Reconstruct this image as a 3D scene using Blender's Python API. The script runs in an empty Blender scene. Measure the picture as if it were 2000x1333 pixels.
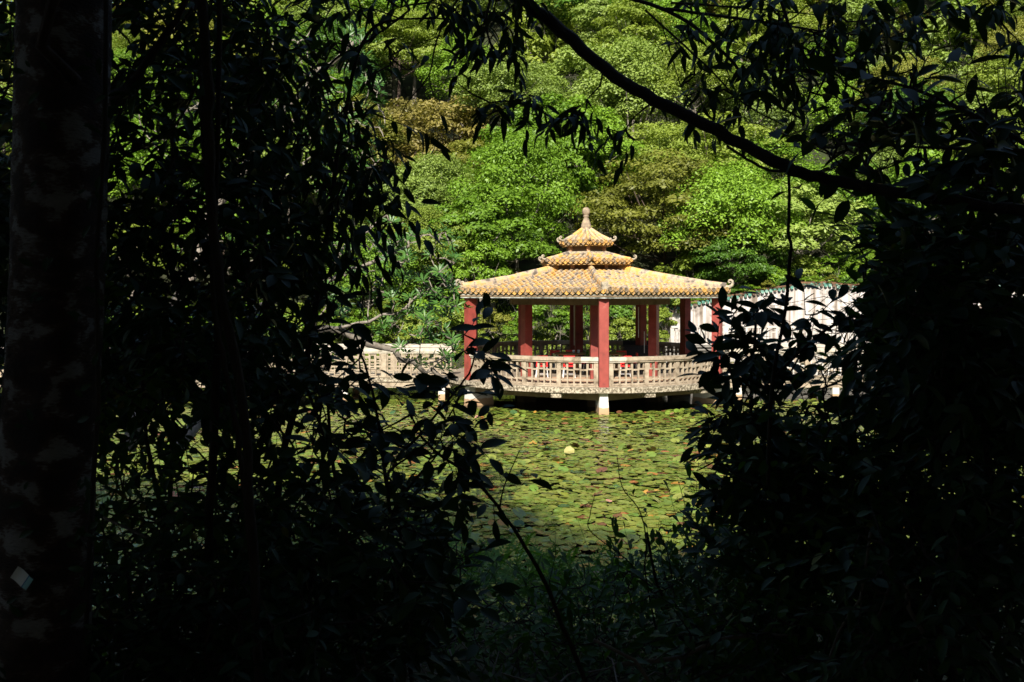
import bpy, math, random
import numpy as np
from mathutils import Vector, Matrix
random.seed(11)
rng = np.random.default_rng(11)
R = math.radians
sc = bpy.context.scene
COL = sc.collection

# ------------------------------------------------------------------ camera, sky, sun, exposure
F, HY, EYE = 1740.0, 570.0, 4.02          # focal length in photo pixels, horizon row, eye height above water
cam_d = bpy.data.cameras.new('camera')
cam = bpy.data.objects.new('camera', cam_d)
COL.objects.link(cam)
cam.location = (0, 0, EYE)
cam.rotation_euler = (R(90), 0, 0)
cam_d.sensor_width = 36
cam_d.lens = F / 2000 * 36
cam_d.shift_y = -(666.5 - HY) / 2000
cam_d.clip_start = 0.05
cam_d.clip_end = 2000
cam_d.dof.use_dof = True
cam_d.dof.focus_distance = 28
cam_d.dof.aperture_fstop = 9
sc.camera = cam

SUN_EL, SUN_AZ = 36.0, 10.0               # elevation; degrees left of straight behind the camera
world = bpy.data.worlds.new('World')
sc.world = world
world.use_nodes = True
wn = world.node_tree.nodes
sky = wn.new('ShaderNodeTexSky')
sky.sky_type = 'NISHITA'
sky.sun_disc = False
sky.sun_elevation = R(SUN_EL)
sky.sun_rotation = R(180 + SUN_AZ)
wn['Background'].inputs['Strength'].default_value = 0.085
world.node_tree.links.new(sky.outputs[0], wn['Background'].inputs['Color'])
sun_d = bpy.data.lights.new('sun', 'SUN')
sun_d.energy = 5.0
sun_d.angle = R(0.5)
sun_d.color = (1.0, 0.94, 0.84)
sun = bpy.data.objects.new('sun', sun_d)
COL.objects.link(sun)
sdir = Vector((math.sin(R(SUN_AZ)) * math.cos(R(SUN_EL)), math.cos(R(SUN_AZ)) * math.cos(R(SUN_EL)), -math.sin(R(SUN_EL))))
sun.rotation_euler = sdir.to_track_quat('-Z', 'Y').to_euler()
sun.location = (-10, -40, 60)
vs = sc.view_settings
vs.view_transform = 'Standard'
vs.look = 'None'
vs.gamma = 1
vs.use_curve_mapping = False
vs.exposure = 1.08
sc.cycles.max_bounces = 6
sc.cycles.diffuse_bounces = 3
sc.cycles.glossy_bounces = 2
sc.cycles.transmission_bounces = 3
sc.cycles.transparent_max_bounces = 4

def at(px, py, Y):
    return Vector(((px - 1000) / F * Y, Y, EYE - (py - HY) / F * Y))
def proj(p):
    return (1000 + F * p[0] / p[1], HY + F * (EYE - p[2]) / p[1])

# ------------------------------------------------------------------ helpers
def nt(m):
    m.use_nodes = True
    t = m.node_tree
    return t, t.nodes, t.links, t.nodes['Principled BSDF']

def ramp(nodes, stops, interp='LINEAR'):
    r = nodes.new('ShaderNodeValToRGB')
    r.color_ramp.interpolation = interp
    e = r.color_ramp.elements
    while len(e) < len(stops):
        e.new(0.5)
    for el, (p, c) in zip(e, stops):
        el.position = p
        el.color = (*c, 1)
    return r

def mat(name, stops, scale=4.0, rough=0.8, detail=6, bump=0.0, bscale=None, stretch=(1, 1, 1), rnd=0.0, spec=0.3, contrast=1.0):
    """colour from world-space noise (+ a little per-object offset)."""
    m = bpy.data.materials.new(name)
    t, n, l, p = nt(m)
    geo = n.new('ShaderNodeNewGeometry')
    mp = n.new('ShaderNodeMapping')
    mp.inputs['Scale'].default_value = stretch
    l.new(geo.outputs['Position'], mp.inputs['Vector'])
    no = n.new('ShaderNodeTexNoise')
    no.inputs['Scale'].default_value = scale
    no.inputs['Detail'].default_value = detail
    no.inputs['Roughness'].default_value = 0.62
    l.new(mp.outputs[0], no.inputs['Vector'])
    mr = n.new('ShaderNodeMapRange')
    mr.inputs['From Min'].default_value = 0.5 - 0.22 / contrast
    mr.inputs['From Max'].default_value = 0.5 + 0.22 / contrast
    l.new(no.outputs['Fac'], mr.inputs['Value'])
    fac = mr.outputs[0]
    if rnd > 0:
        oi = n.new('ShaderNodeObjectInfo')
        at_ = n.new('ShaderNodeAttribute')
        at_.attribute_name = 'var'
        ad0 = n.new('ShaderNodeMath'); ad0.operation = 'ADD'
        l.new(oi.outputs['Random'], ad0.inputs[0]); l.new(at_.outputs['Fac'], ad0.inputs[1])
        fr = n.new('ShaderNodeMath'); fr.operation = 'FRACT'
        l.new(ad0.outputs[0], fr.inputs[0])
        ml = n.new('ShaderNodeMath'); ml.operation = 'MULTIPLY_ADD'
        ml.inputs[1].default_value = rnd; ml.inputs[2].default_value = -rnd / 2
        l.new(fr.outputs[0], ml.inputs[0])
        ad = n.new('ShaderNodeMath'); ad.operation = 'ADD'; ad.use_clamp = True
        l.new(fac, ad.inputs[0]); l.new(ml.outputs[0], ad.inputs[1])
        fac = ad.outputs[0]
    r = ramp(n, stops)
    l.new(fac, r.inputs[0])
    l.new(r.outputs[0], p.inputs['Base Color'])
    p.inputs['Roughness'].default_value = rough
    p.inputs['Specular IOR Level'].default_value = spec
    if bump > 0:
        nb = n.new('ShaderNodeTexNoise')
        nb.inputs['Scale'].default_value = bscale or scale * 6
        nb.inputs['Detail'].default_value = 5
        l.new(mp.outputs[0], nb.inputs['Vector'])
        b = n.new('ShaderNodeBump')
        b.inputs['Strength'].default_value = bump
        b.inputs['Distance'].default_value = 0.02
        l.new(nb.outputs['Fac'], b.inputs['Height'])
        l.new(b.outputs[0], p.inputs['Normal'])
    return m

def leaf_mat(name, stops, rough=0.5, transl=0.3, tcol=None, spec=0.35):
    """leaf colour from a per-leaf attribute and a per-object random number, with some light through the blade."""
    m = bpy.data.materials.new(name)
    t, n, l, p = nt(m)
    oi = n.new('ShaderNodeObjectInfo')
    a = n.new('ShaderNodeAttribute'); a.attribute_name = 'var'
    ml = n.new('ShaderNodeMath'); ml.operation = 'MULTIPLY'; ml.inputs[1].default_value = 0.55
    l.new(oi.outputs['Random'], ml.inputs[0])
    ad = n.new('ShaderNodeMath'); ad.operation = 'MULTIPLY_ADD'; ad.inputs[1].default_value = 0.6
    l.new(a.outputs['Fac'], ad.inputs[0]); l.new(ml.outputs[0], ad.inputs[2])
    r = ramp(n, stops)
    l.new(ad.outputs[0], r.inputs[0])
    l.new(r.outputs[0], p.inputs['Base Color'])
    p.inputs['Roughness'].default_value = rough
    p.inputs['Specular IOR Level'].default_value = spec
    tr = n.new('ShaderNodeBsdfTranslucent')
    mx = n.new('ShaderNodeMix'); mx.data_type = 'RGBA'; mx.blend_type = 'MULTIPLY'
    mx.inputs['Factor'].default_value = 1
    l.new(r.outputs[0], mx.inputs['A'])
    mx.inputs['B'].default_value = (*(tcol or (1.3, 1.4, 0.5)), 1)
    l.new(mx.outputs['Result'], tr.inputs['Color'])
    ms = n.new('ShaderNodeMixShader'); ms.inputs[0].default_value = transl
    l.new(p.outputs[0], ms.inputs[1]); l.new(tr.outputs[0], ms.inputs[2])
    l.new(ms.outputs[0], n['Material Output'].inputs['Surface'])
    return m

class MB:
    def __init__(s):
        s.v = []; s.f = []; s.var = []
    def add(s, vs_, fs_, var=None):
        o = len(s.v)
        s.v += [tuple(x) for x in vs_]
        s.f += [tuple(i + o for i in f) for f in fs_]
        if var is not None:
            s.var += [var] * len(fs_)
        return s
    def box(s, c, size, M=None, taper=1.0):
        hx, hy, hz = size[0] / 2, size[1] / 2, size[2] / 2
        vv = [Vector((x * hx * (taper if z > 0 else 1), y * hy * (taper if z > 0 else 1), z * hz)) for z in (-1, 1) for y in (-1, 1) for x in (-1, 1)]
        if M is not None:
            vv = [M @ v for v in vv]
        vv = [v + Vector(c) for v in vv]
        return s.add(vv, [(0, 2, 3, 1), (4, 5, 7, 6), (0, 1, 5, 4), (2, 6, 7, 3), (0, 4, 6, 2), (1, 3, 7, 5)])
    def tube(s, pts, rad, n=6, cap=True):
        pts = [Vector(p) for p in pts]
        if not hasattr(rad, '__len__'):
            rad = [rad] * len(pts)
        up = None; rings = []
        for i, p in enumerate(pts):
            d = (pts[min(i + 1, len(pts) - 1)] - pts[max(i - 1, 0)])
            if d.length < 1e-9: d = Vector((0, 0, 1))
            d.normalize()
            if up is None:
                up = d.orthogonal().normalized()
            else:
                up = (up - d * up.dot(d))
                up = up.normalized() if up.length > 1e-6 else d.orthogonal().normalized()
            w = d.cross(up)
            rings.append([p + (up * math.cos(2 * math.pi * k / n) + w * math.sin(2 * math.pi * k / n)) * rad[i] for k in range(n)])
        vv = [v for r in rings for v in r]
        ff = []
        for i in range(len(pts) - 1):
            for k in range(n):
                a = i * n + k; b = i * n + (k + 1) % n
                ff.append((a, b, b + n, a + n))
        if cap:
            ff.append(tuple(range(n))[::-1]); ff.append(tuple((len(pts) - 1) * n + k for k in range(n)))
        return s.add(vv, ff)
    def lathe(s, prof, c, n=16):
        vv = [Vector((r * math.cos(2 * math.pi * k / n), r * math.sin(2 * math.pi * k / n), z)) + Vector(c) for r, z in prof for k in range(n)]
        ff = []
        for i in range(len(prof) - 1):
            for k in range(n):
                a = i * n + k; b = i * n + (k + 1) % n
                ff.append((a, b, b + n, a + n))
        ff.append(tuple(range(n))[::-1]); ff.append(tuple((len(prof) - 1) * n + k for k in range(n)))
        return s.add(vv, ff)
    def prism(s, poly, z0, z1):
        n = len(poly)
        vv = [(x, y, z0) for x, y in poly] + [(x, y, z1) for x, y in poly]
        ff = [tuple(range(n))[::-1], tuple(range(n, 2 * n))] + [(i, (i + 1) % n, n + (i + 1) % n, n + i) for i in range(n)]
        return s.add(vv, ff)
    def ring(s, outer, inner, z0, z1):
        n = len(outer)
        vv = [(x, y, z0) for x, y in outer] + [(x, y, z0) for x, y in inner] + [(x, y, z1) for x, y in outer] + [(x, y, z1) for x, y in inner]
        ff = []
        for i in range(n):
            j = (i + 1) % n
            ff += [(i, j, 2 * n + j, 2 * n + i), (n + j, n + i, 3 * n + i, 3 * n + j), (2 * n + i, 2 * n + j, 3 * n + j, 3 * n + i), (j, i, n + i, n + j)]
        return s.add(vv, ff)
    def mesh(s, name, m=None, smooth=False):
        me = bpy.data.meshes.new(name)
        me.from_pydata([tuple(v) for v in s.v], [], s.f)
        if s.var:
            a = me.attributes.new('var', 'FLOAT', 'FACE')
            a.data.foreach_set('value', s.var)
        if m: me.materials.append(m)
        if smooth:
            me.polygons.foreach_set('use_smooth', [True] * len(me.polygons))
        me.update()
        return me

WP = {}   # world position of parents
def link(o, parent=None, wpos=None):
    COL.objects.link(o)
    if parent is not None:
        o.parent = parent
    return o
def obj(name, mb, m=None, parent=None, smooth=False, origin=None):
    """mesh built in world coordinates -> object; origin at parent's base (or given)"""
    base = Vector(origin) if origin is not None else (WP[parent.name] if parent is not None else Vector((0, 0, 0)))
    mb.v = [(v[0] - base[0], v[1] - base[1], v[2] - base[2]) for v in mb.v]
    o = bpy.data.objects.new(name, mb.mesh(name, m, smooth))
    o.location = base - (WP[parent.name] if parent is not None else Vector((0, 0, 0)))
    link(o, parent)
    WP[o.name] = base
    return o
def inst(name, me, M, parent=None, m=None):
    """shared mesh placed with world matrix M"""
    o = bpy.data.objects.new(name, me)
    if parent is not None:
        o.matrix_local = Matrix.Translation(-WP[parent.name]) @ M
    else:
        o.matrix_local = M
    link(o, parent)
    if m is not None:
        o.material_slots[0].link = 'OBJECT'
        o.material_slots[0].material = m
    return o
def tag(o, label=None, cat=None, group=None, kind=None):
    if label: o['label'] = label
    if cat: o['category'] = cat
    if group: o['group'] = group
    if kind: o['kind'] = kind
    return o
def empty(name, loc, label, cat, group=None):
    o = bpy.data.objects.new(name, None)
    o.empty_display_size = 0.2
    o.location = loc
    COL.objects.link(o)
    WP[o.name] = Vector(loc)
    return tag(o, label, cat, group)
def np_mesh(name, V, Q, m=None, var=None, smooth=False):
    """V (n,3), Q (f,k) all faces same size"""
    me = bpy.data.meshes.new(name)
    k = Q.shape[1]; nf = Q.shape[0]
    me.vertices.add(len(V)); me.loops.add(nf * k); me.polygons.add(nf)
    me.vertices.foreach_set('co', np.ascontiguousarray(V, np.float32).ravel())
    me.loops.foreach_set('vertex_index', np.ascontiguousarray(Q, np.int32).ravel())
    me.polygons.foreach_set('loop_start', np.arange(0, nf * k, k, dtype=np.int32))
    if var is not None:
        a = me.attributes.new('var', 'FLOAT', 'FACE')
        a.data.foreach_set('value', np.ascontiguousarray(var, np.float32))
    if m: me.materials.append(m)
    if smooth: me.polygons.foreach_set('use_smooth', np.ones(nf, bool))
    me.update(calc_edges=True)
    return me
def basis(x, y, z, loc, s=1.0):
    if not hasattr(s, '__len__'): s = (s, s, s)
    M = Matrix.Identity(4)
    for i in range(3):
        M[i][0] = x[i] * s[0]; M[i][1] = y[i] * s[1]; M[i][2] = z[i] * s[2]; M[i][3] = loc[i]
    return M
def frame(y, zhint, loc, s=1.0):
    y = Vector(y).normalized()
    x = y.cross(Vector(zhint))
    if x.length < 1e-5: x = y.orthogonal()
    x.normalize()
    z = x.cross(y)
    return basis(x, y, z, loc, s)

# ------------------------------------------------------------------ materials
M_ = {}
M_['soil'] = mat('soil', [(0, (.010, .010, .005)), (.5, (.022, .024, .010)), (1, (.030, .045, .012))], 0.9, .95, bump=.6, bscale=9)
M_['bark'] = mat('bark', [(0, (.035, .022, .016)), (.6, (.06, .04, .03)), (1, (.10, .075, .055))], 14, .9, bump=.5, stretch=(1, 1, .25))
M_['bark_dark'] = mat('bark_dark', [(0, (.02, .014, .010)), (1, (.05, .036, .026))], 18, .9, bump=.5, stretch=(1, 1, .4))
M_['bark_grey'] = mat('bark_grey', [(0, (.10, .08, .06)), (1, (.26, .23, .19))], 16, .85, bump=.4)
M_['bark_pale'] = mat('bark_pale', [(0, (.10, .08, .06)), (1, (.20, .16, .12))], 16, .85, bump=.4)
M_['concrete'] = mat('concrete', [(0, (.10, .075, .048)), (.42, (.27, .215, .15)), (1, (.38, .32, .235))], 5, .9, bump=.35, bscale=40)
M_['concrete_white'] = mat('concrete_white', [(0, (.17, .15, .11)), (.35, (.40, .355, .28)), (1, (.54, .49, .41))], 3.5, .85, bump=.25, bscale=40)
M_['concrete_mossy'] = mat('concrete_mossy', [(0, (.05, .045, .03)), (.4, (.16, .13, .09)), (.7, (.36, .31, .23)), (1, (.40, .35, .26))], 15, .95, bump=.5, bscale=50, contrast=1.4)
M_['concrete_brown'] = mat('concrete_brown', [(0, (.10, .07, .04)), (1, (.21, .155, .095))], 3, .9, bump=.3)
M_['concrete_grey'] = mat('concrete_grey', [(0, (.10, .095, .085)), (1, (.24, .22, .19))], 4, .9, bump=.3, bscale=30)
M_['fascia'] = mat('fascia', [(0, (.06, .065, .055)), (.38, (.22, .23, .20)), (1, (.46, .46, .42))], 3.2, .85, bump=.3, stretch=(1.8, 1.8, .35), contrast=1.2)
M_['red_paint'] = mat('red_paint', [(0, (.13, .028, .021)), (.35, (.21, .038, .028)), (.75, (.25, .046, .034)), (1, (.30, .085, .065))], 3.2, .5, bump=.08, bscale=50, spec=.4)
M_['roof_tile'] = mat('roof_tile', [(0, (.11, .09, .07)), (.22, (.27, .22, .17)), (.42, (.43, .32, .20)), (.66, (.49, .30, .11)), (1, (.54, .265, .05))], 4, .9, bump=.4, bscale=50, rnd=.5, contrast=1.15)
M_['roof_pan'] = mat('roof_pan', [(0, (.11, .09, .065)), (.5, (.24, .19, .12)), (1, (.40, .26, .09))], 9, .95, bump=.5, bscale=50, contrast=1.3)
M_['drip'] = mat('drip', [(0, (.10, .08, .06)), (.4, (.24, .17, .10)), (.7, (.42, .24, .07)), (1, (.50, .27, .06))], 22, .9, bump=.5, bscale=90, rnd=.8, contrast=1.2)
M_['ridge_end'] = mat('ridge_end', [(0, (.09, .075, .055)), (.45, (.27, .23, .17)), (1, (.40, .33, .22))], 8, .9, bump=.4, contrast=1.3)
M_['finial'] = mat('finial', [(0, (.12, .09, .06)), (.5, (.25, .19, .13)), (.8, (.33, .25, .16)), (1, (.45, .30, .09))], 7, .9, bump=.4, contrast=1.2)
M_['orange_stain'] = mat('orange_stain', [(0, (.24, .18, .12)), (.5, (.45, .28, .10)), (1, (.62, .32, .05))], 5, .9, bump=.3, contrast=1.3)
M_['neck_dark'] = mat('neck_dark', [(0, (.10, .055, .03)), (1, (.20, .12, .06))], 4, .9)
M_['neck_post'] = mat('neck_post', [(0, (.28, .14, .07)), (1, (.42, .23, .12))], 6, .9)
M_['floor_tile'] = mat('floor_tile', [(0, (.28, .17, .10)), (1, (.46, .31, .20))], 1.5, .7, bump=.1, rnd=.7)
M_['floor'] = mat('floor_base', [(0, (.15, .12, .09)), (1, (.27, .21, .15))], 2.5, .85, bump=.2)
M_['wood'] = mat('wood', [(0, (.16, .09, .04)), (1, (.34, .20, .09))], 6, .6, stretch=(1, 8, 1), bump=.1)
M_['wood_orange'] = mat('wood_orange', [(0, (.30, .15, .05)), (1, (.46, .25, .09))], 8, .5)
M_['red_plastic'] = mat('red_plastic', [(0, (.52, .018, .02)), (1, (.62, .03, .03))], 3, .35, spec=.5)
M_['white_metal'] = mat('white_metal', [(0, (.55, .55, .54)), (1, (.72, .72, .70))], 9, .4, spec=.5)
M_['black_cover'] = mat('black_cover', [(0, (.008, .009, .012)), (1, (.02, .022, .028))], 2, .6)
M_['cup'] = mat('cup', [(0, (.5, .52, .54)), (1, (.7, .72, .74))], 5, .4)
M_['green_glaze'] = mat('green_glaze', [(0, (.08, .045, .03)), (.3, (.12, .08, .05)), (.45, (.03, .11, .08)), (.7, (.06, .20, .15)), (1, (.20, .30, .24))], 9, .5, rnd=.9, spec=.4)
M_['brown_glaze'] = mat('brown_glaze', [(0, (.06, .035, .02)), (1, (.20, .10, .05))], 8, .5, rnd=.5)
M_['tag_white'] = mat('tag_white', [(0, (.68, .68, .64)), (1, (.75, .75, .72))], 20, .6)
M_['tag_blue'] = mat('tag_blue', [(0, (.02, .12, .32)), (1, (.03, .16, .38))], 20, .6)
M_['tag_cyan'] = mat('tag_cyan', [(0, (.30, .62, .66)), (1, (.36, .66, .70))], 20, .6)
M_['wall_relief'] = mat('wall_relief', [(0, (.30, .26, .22)), (1, (.42, .38, .34))], 5, .9)
M_['pale_sheet'] = mat('pale_sheet', [(0, (.22, .20, .06)), (1, (.30, .27, .10))], 5, .6)

# whitewashed wall with vertical rain streaks
def wall_mat():
    m = bpy.data.materials.new('whitewash')
    t, n, l, p = nt(m)
    geo = n.new('ShaderNodeNewGeometry')
    mp = n.new('ShaderNodeMapping'); mp.inputs['Scale'].default_value = (5.5, 1, .22)
    l.new(geo.outputs['Position'], mp.inputs['Vector'])
    no = n.new('ShaderNodeTexNoise'); no.inputs['Scale'].default_value = 1.0; no.inputs['Detail'].default_value = 7
    l.new(mp.outputs[0], no.inputs['Vector'])
    r = ramp(n, [(0.36, (.19, .15, .115)), (.48, (.36, .32, .285)), (.60, (.47, .44, .415))])
    l.new(no.outputs['Fac'], r.inputs[0])
    n2 = n.new('ShaderNodeTexNoise'); n2.inputs['Scale'].default_value = 3; n2.inputs['Detail'].default_value = 8
    l.new(geo.outputs['Position'], n2.inputs['Vector'])
    r2 = ramp(n, [(0.32, (.45, .43, .40)), (.45, (1, 1, 1))])
    l.new(n2.outputs['Fac'], r2.inputs[0])
    mx = n.new('ShaderNodeMix'); mx.data_type = 'RGBA'; mx.blend_type = 'MULTIPLY'; mx.inputs['Factor'].default_value = .8
    l.new(r.outputs[0], mx.inputs['A']); l.new(r2.outputs[0], mx.inputs['B'])
    l.new(mx.outputs['Result'], p.inputs['Base Color'])
    p.inputs['Roughness'].default_value = .9
    return m
M_['whitewash'] = wall_mat()
M_['white_lattice'] = mat('white_lattice', [(0, (.15, .13, .11)), (.3, (.37, .34, .30)), (1, (.50, .47, .43))], 4, .85, bump=.2)

# pier: pale concrete with a brown waterline band that is part of the stone
def pier_mat():
    m = bpy.data.materials.new('pier_concrete')
    t, n, l, p = nt(m)
    geo = n.new('ShaderNodeNewGeometry')
    sx = n.new('ShaderNodeSeparateXYZ'); l.new(geo.outputs['Position'], sx.inputs[0])
    no = n.new('ShaderNodeTexNoise'); no.inputs['Scale'].default_value = 5; no.inputs['Detail'].default_value = 6
    l.new(geo.outputs['Position'], no.inputs['Vector'])
    ad = n.new('ShaderNodeMath'); ad.operation = 'MULTIPLY_ADD'; ad.inputs[1].default_value = .14
    l.new(no.outputs['Fac'], ad.inputs[0]); l.new(sx.outputs['Z'], ad.inputs[2])
    r = ramp(n, [(0.03, (.10, .07, .04)), (.12, (.33, .21, .11)), (.315, (.36, .24, .14)), (.34, (.50, .47, .42)), (1, (.50, .49, .46))])
    l.new(ad.outputs[0], r.inputs[0])
    l.new(r.outputs[0], p.inputs['Base Color'])
    p.inputs['Roughness'].default_value = .9
    return m
M_['pier'] = pier_mat()

# lichened trunk
def trunk_mat():
    m = bpy.data.materials.new('lichen_bark')
    t, n, l, p = nt(m)
    geo = n.new('ShaderNodeNewGeometry')
    mp = n.new('ShaderNodeMapping'); mp.inputs['Scale'].default_value = (8, 8, 11)
    l.new(geo.outputs['Position'], mp.inputs['Vector'])
    no = n.new('ShaderNodeTexNoise'); no.inputs['Scale'].default_value = 1.0; no.inputs['Detail'].default_value = 3; no.inputs['Distortion'].default_value = .3
    l.new(mp.outputs[0], no.inputs['Vector'])
    nf = n.new('ShaderNodeTexNoise'); nf.inputs['Scale'].default_value = 60; nf.inputs['Detail'].default_value = 6
    mp2 = n.new('ShaderNodeMapping'); mp2.inputs['Scale'].default_value = (1, 1, 3)
    l.new(geo.outputs['Position'], mp2.inputs['Vector']); l.new(mp2.outputs[0], nf.inputs['Vector'])
    ad = n.new('ShaderNodeMath'); ad.operation = 'MULTIPLY_ADD'; ad.inputs[1].default_value = .26
    l.new(nf.outputs['Fac'], ad.inputs[0]); l.new(no.outputs['Fac'], ad.inputs[2])
    r = ramp(n, [(.56, (.035, .017, .011)), (.67, (.085, .045, .03)), (.73, (.28, .26, .25)), (1, (.38, .36, .35))])
    l.new(ad.outputs[0], r.inputs[0])
    l.new(r.outputs[0], p.inputs['Base Color'])
    p.inputs['Roughness'].default_value = .9
    b = n.new('ShaderNodeBump'); b.inputs['Strength'].default_value = 1.0; b.inputs['Distance'].default_value = .03
    l.new(nf.outputs['Fac'], b.inputs['Height']); l.new(b.outputs[0], p.inputs['Normal'])
    return m
M_['trunk'] = trunk_mat()

# leaves
G = {}
G['bright'] = leaf_mat('leaf_bright_green', [(0, (.06, .12, .008)), (.5, (.12, .22, .014)), (1, (.20, .33, .028))])
G['yellow'] = leaf_mat('leaf_yellow_green', [(0, (.085, .125, .012)), (.5, (.16, .215, .024)), (1, (.26, .32, .05))])
G['olive'] = leaf_mat('leaf_olive', [(0, (.09, .10, .012)), (.5, (.165, .175, .024)), (1, (.24, .24, .04))])
G['bronze'] = leaf_mat('leaf_bronze', [(0, (.10, .09, .018)), (.5, (.175, .15, .035)), (1, (.26, .215, .055))])
G['deep'] = leaf_mat('leaf_deep_green', [(0, (.03, .075, .008)), (.5, (.065, .14, .013)), (1, (.11, .21, .02))])
G['pale'] = leaf_mat('leaf_pale_green', [(0, (.10, .15, .024)), (.5, (.18, .25, .045)), (1, (.27, .35, .075))])
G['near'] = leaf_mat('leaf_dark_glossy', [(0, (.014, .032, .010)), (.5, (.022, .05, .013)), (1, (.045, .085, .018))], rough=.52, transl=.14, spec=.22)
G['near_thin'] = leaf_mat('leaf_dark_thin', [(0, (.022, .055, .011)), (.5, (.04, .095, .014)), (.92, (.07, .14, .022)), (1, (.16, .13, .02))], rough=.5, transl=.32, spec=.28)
G['rosette'] = leaf_mat('leaf_rosette', [(0, (.030, .085, .014)), (.6, (.06, .14, .025)), (1, (.10, .18, .03))], rough=.4, transl=.22)
G['fern'] = leaf_mat('leaf_fern', [(0, (.08, .18, .025)), (1, (.14, .27, .04))], rough=.55, transl=.35)
G['red_leaf'] = leaf_mat('leaf_withered', [(0, (.10, .02, .01)), (1, (.25, .09, .02))], rough=.6, transl=.15, tcol=(1.2, .8, .5))

def pad_mat(name, stops, back=(.13, .06, .03)):
    m = bpy.data.materials.new(name)
    t, n, l, p = nt(m)
    oi = n.new('ShaderNodeObjectInfo')
    a = n.new('ShaderNodeAttribute'); a.attribute_name = 'var'
    ad = n.new('ShaderNodeMath'); ad.operation = 'ADD'
    l.new(oi.outputs['Random'], ad.inputs[0]); l.new(a.outputs['Fac'], ad.inputs[1])
    fr = n.new('ShaderNodeMath'); fr.operation = 'FRACT'; l.new(ad.outputs[0], fr.inputs[0])
    r = ramp(n, stops); l.new(fr.outputs[0], r.inputs[0])
    geo = n.new('ShaderNodeNewGeometry')
    no = n.new('ShaderNodeTexNoise'); no.inputs['Scale'].default_value = 9; no.inputs['Detail'].default_value = 5
    l.new(geo.outputs['Position'], no.inputs['Vector'])
    r3 = ramp(n, [(.35, (.8, .78, .66)), (.6, (1.1, 1.1, 1.05))]); l.new(no.outputs['Fac'], r3.inputs[0])
    mu = n.new('ShaderNodeMix'); mu.data_type = 'RGBA'; mu.blend_type = 'MULTIPLY'; mu.inputs['Factor'].default_value = 1
    l.new(r.outputs[0], mu.inputs['A']); l.new(r3.outputs[0], mu.inputs['B'])
    mx = n.new('ShaderNodeMix'); mx.data_type = 'RGBA'
    l.new(geo.outputs['Backfacing'], mx.inputs['Factor'])
    l.new(mu.outputs['Result'], mx.inputs['A']); mx.inputs['B'].default_value = (*back, 1)
    l.new(mx.outputs['Result'], p.inputs['Base Color'])
    p.inputs['Roughness'].default_value = .27
    p.inputs['Specular IOR Level'].default_value = .5
    b = n.new('ShaderNodeBump'); b.inputs['Strength'].default_value = .5; b.inputs['Distance'].default_value = .01
    l.new(no.outputs['Fac'], b.inputs['Height']); l.new(b.outputs[0], p.inputs['Normal'])
    return m
PG = [(0, (.10, .15, .022)), (.3, (.155, .19, .032)), (.5, (.21, .22, .043)), (.7, (.10, .175, .025)), (.90, (.175, .20, .034)), (.91, (.04, .09, .03)), (.945, (.04, .09, .03)), (.955, (.40, .19, .03)), (.968, (.34, .12, .05)), (.978, (.14, .06, .028)), (1, (.11, .05, .025))]
M_['pad'] = pad_mat('lily_pad_mix', PG)
M_['pad_green'] = pad_mat('lily_pad_green', [(0, (.10, .15, .022)), (.4, (.18, .20, .036)), (1, (.10, .175, .025))])
M_['pad_yellow'] = pad_mat('lily_pad_yellow', [(0, (.34, .16, .03)), (1, (.42, .25, .05))])
M_['pad_brown'] = pad_mat('lily_pad_brown', [(0, (.10, .045, .022)), (1, (.15, .085, .035))])
M_['pad_pink'] = pad_mat('lily_pad_pink', [(0, (.42, .20, .15)), (1, (.5, .26, .2))])

wm = bpy.data.materials.new('pond_water')
t, n, l, p = nt(wm)
p.inputs['Base Color'].default_value = (.006, .010, .005, 1)
p.inputs['Roughness'].default_value = .04
p.inputs['IOR'].default_value = 1.333
no = n.new('ShaderNodeTexNoise'); no.inputs['Scale'].default_value = 2.2; no.inputs['Detail'].default_value = 3
geo = n.new('ShaderNodeNewGeometry'); l.new(geo.outputs['Position'], no.inputs['Vector'])
b = n.new('ShaderNodeBump'); b.inputs['Strength'].default_value = .12; b.inputs['Distance'].default_value = .05
l.new(no.outputs['Fac'], b.inputs['Height']); l.new(b.outputs[0], p.inputs['Normal'])
M_['water'] = wm

# ------------------------------------------------------------------ ground, water
YP = [-300, -60, -20, -6, 0, 3, 5, 8, 10.8, 12.5, 41.8, 43.0, 45.5, 60, 80, 130, 180, 300]
ZP = [60, 26, 9, 3.4, 2.5, 2.2, 1.8, .9, .05, -1.0, -1.0, .9, 1.7, 9.5, 21, 47, 60, 66]
def hgt(X, Y):
    X = np.asarray(X, float); Y = np.asarray(Y, float)
    yy = Y + 0.25 * np.sin(X * .7) + .2 * np.sin(X * 1.9 + 1)
    z = np.interp(yy, YP, ZP)
    far = np.clip((Y - 45) / 40, 0, 1)
    f = np.clip((-X - .24 * Y) / 25, 0, 1); f = f * f * (3 - 2 * f)
    z = z * (1 - .29 * f * far)
    for sgn, x0 in ((-1, 27), (1, 27)):
        s = np.clip((sgn * X - x0), 0, None)
        z = np.maximum(z, np.where((Y > 5) & (Y < 60), -1 + s * .8, z)) if True else z
    z = z + far * (.8 * np.sin(X * .11 + 1) + .8 * np.sin(Y * .13 + X * .05))
    return z
xs = np.concatenate([np.linspace(-400, -60, 18), np.linspace(-56, 56, 113), np.linspace(60, 400, 18)])
ys = np.concatenate([np.linspace(-300, -30, 12), np.linspace(-26, 62, 133), np.linspace(66, 400, 40)])
XX, YY = np.meshgrid(xs, ys)
ZZ = hgt(XX, YY) + rng.normal(0, .03, XX.shape)
nx, ny = len(xs), len(ys)
ii = np.arange(nx * ny).reshape(ny, nx)
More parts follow.
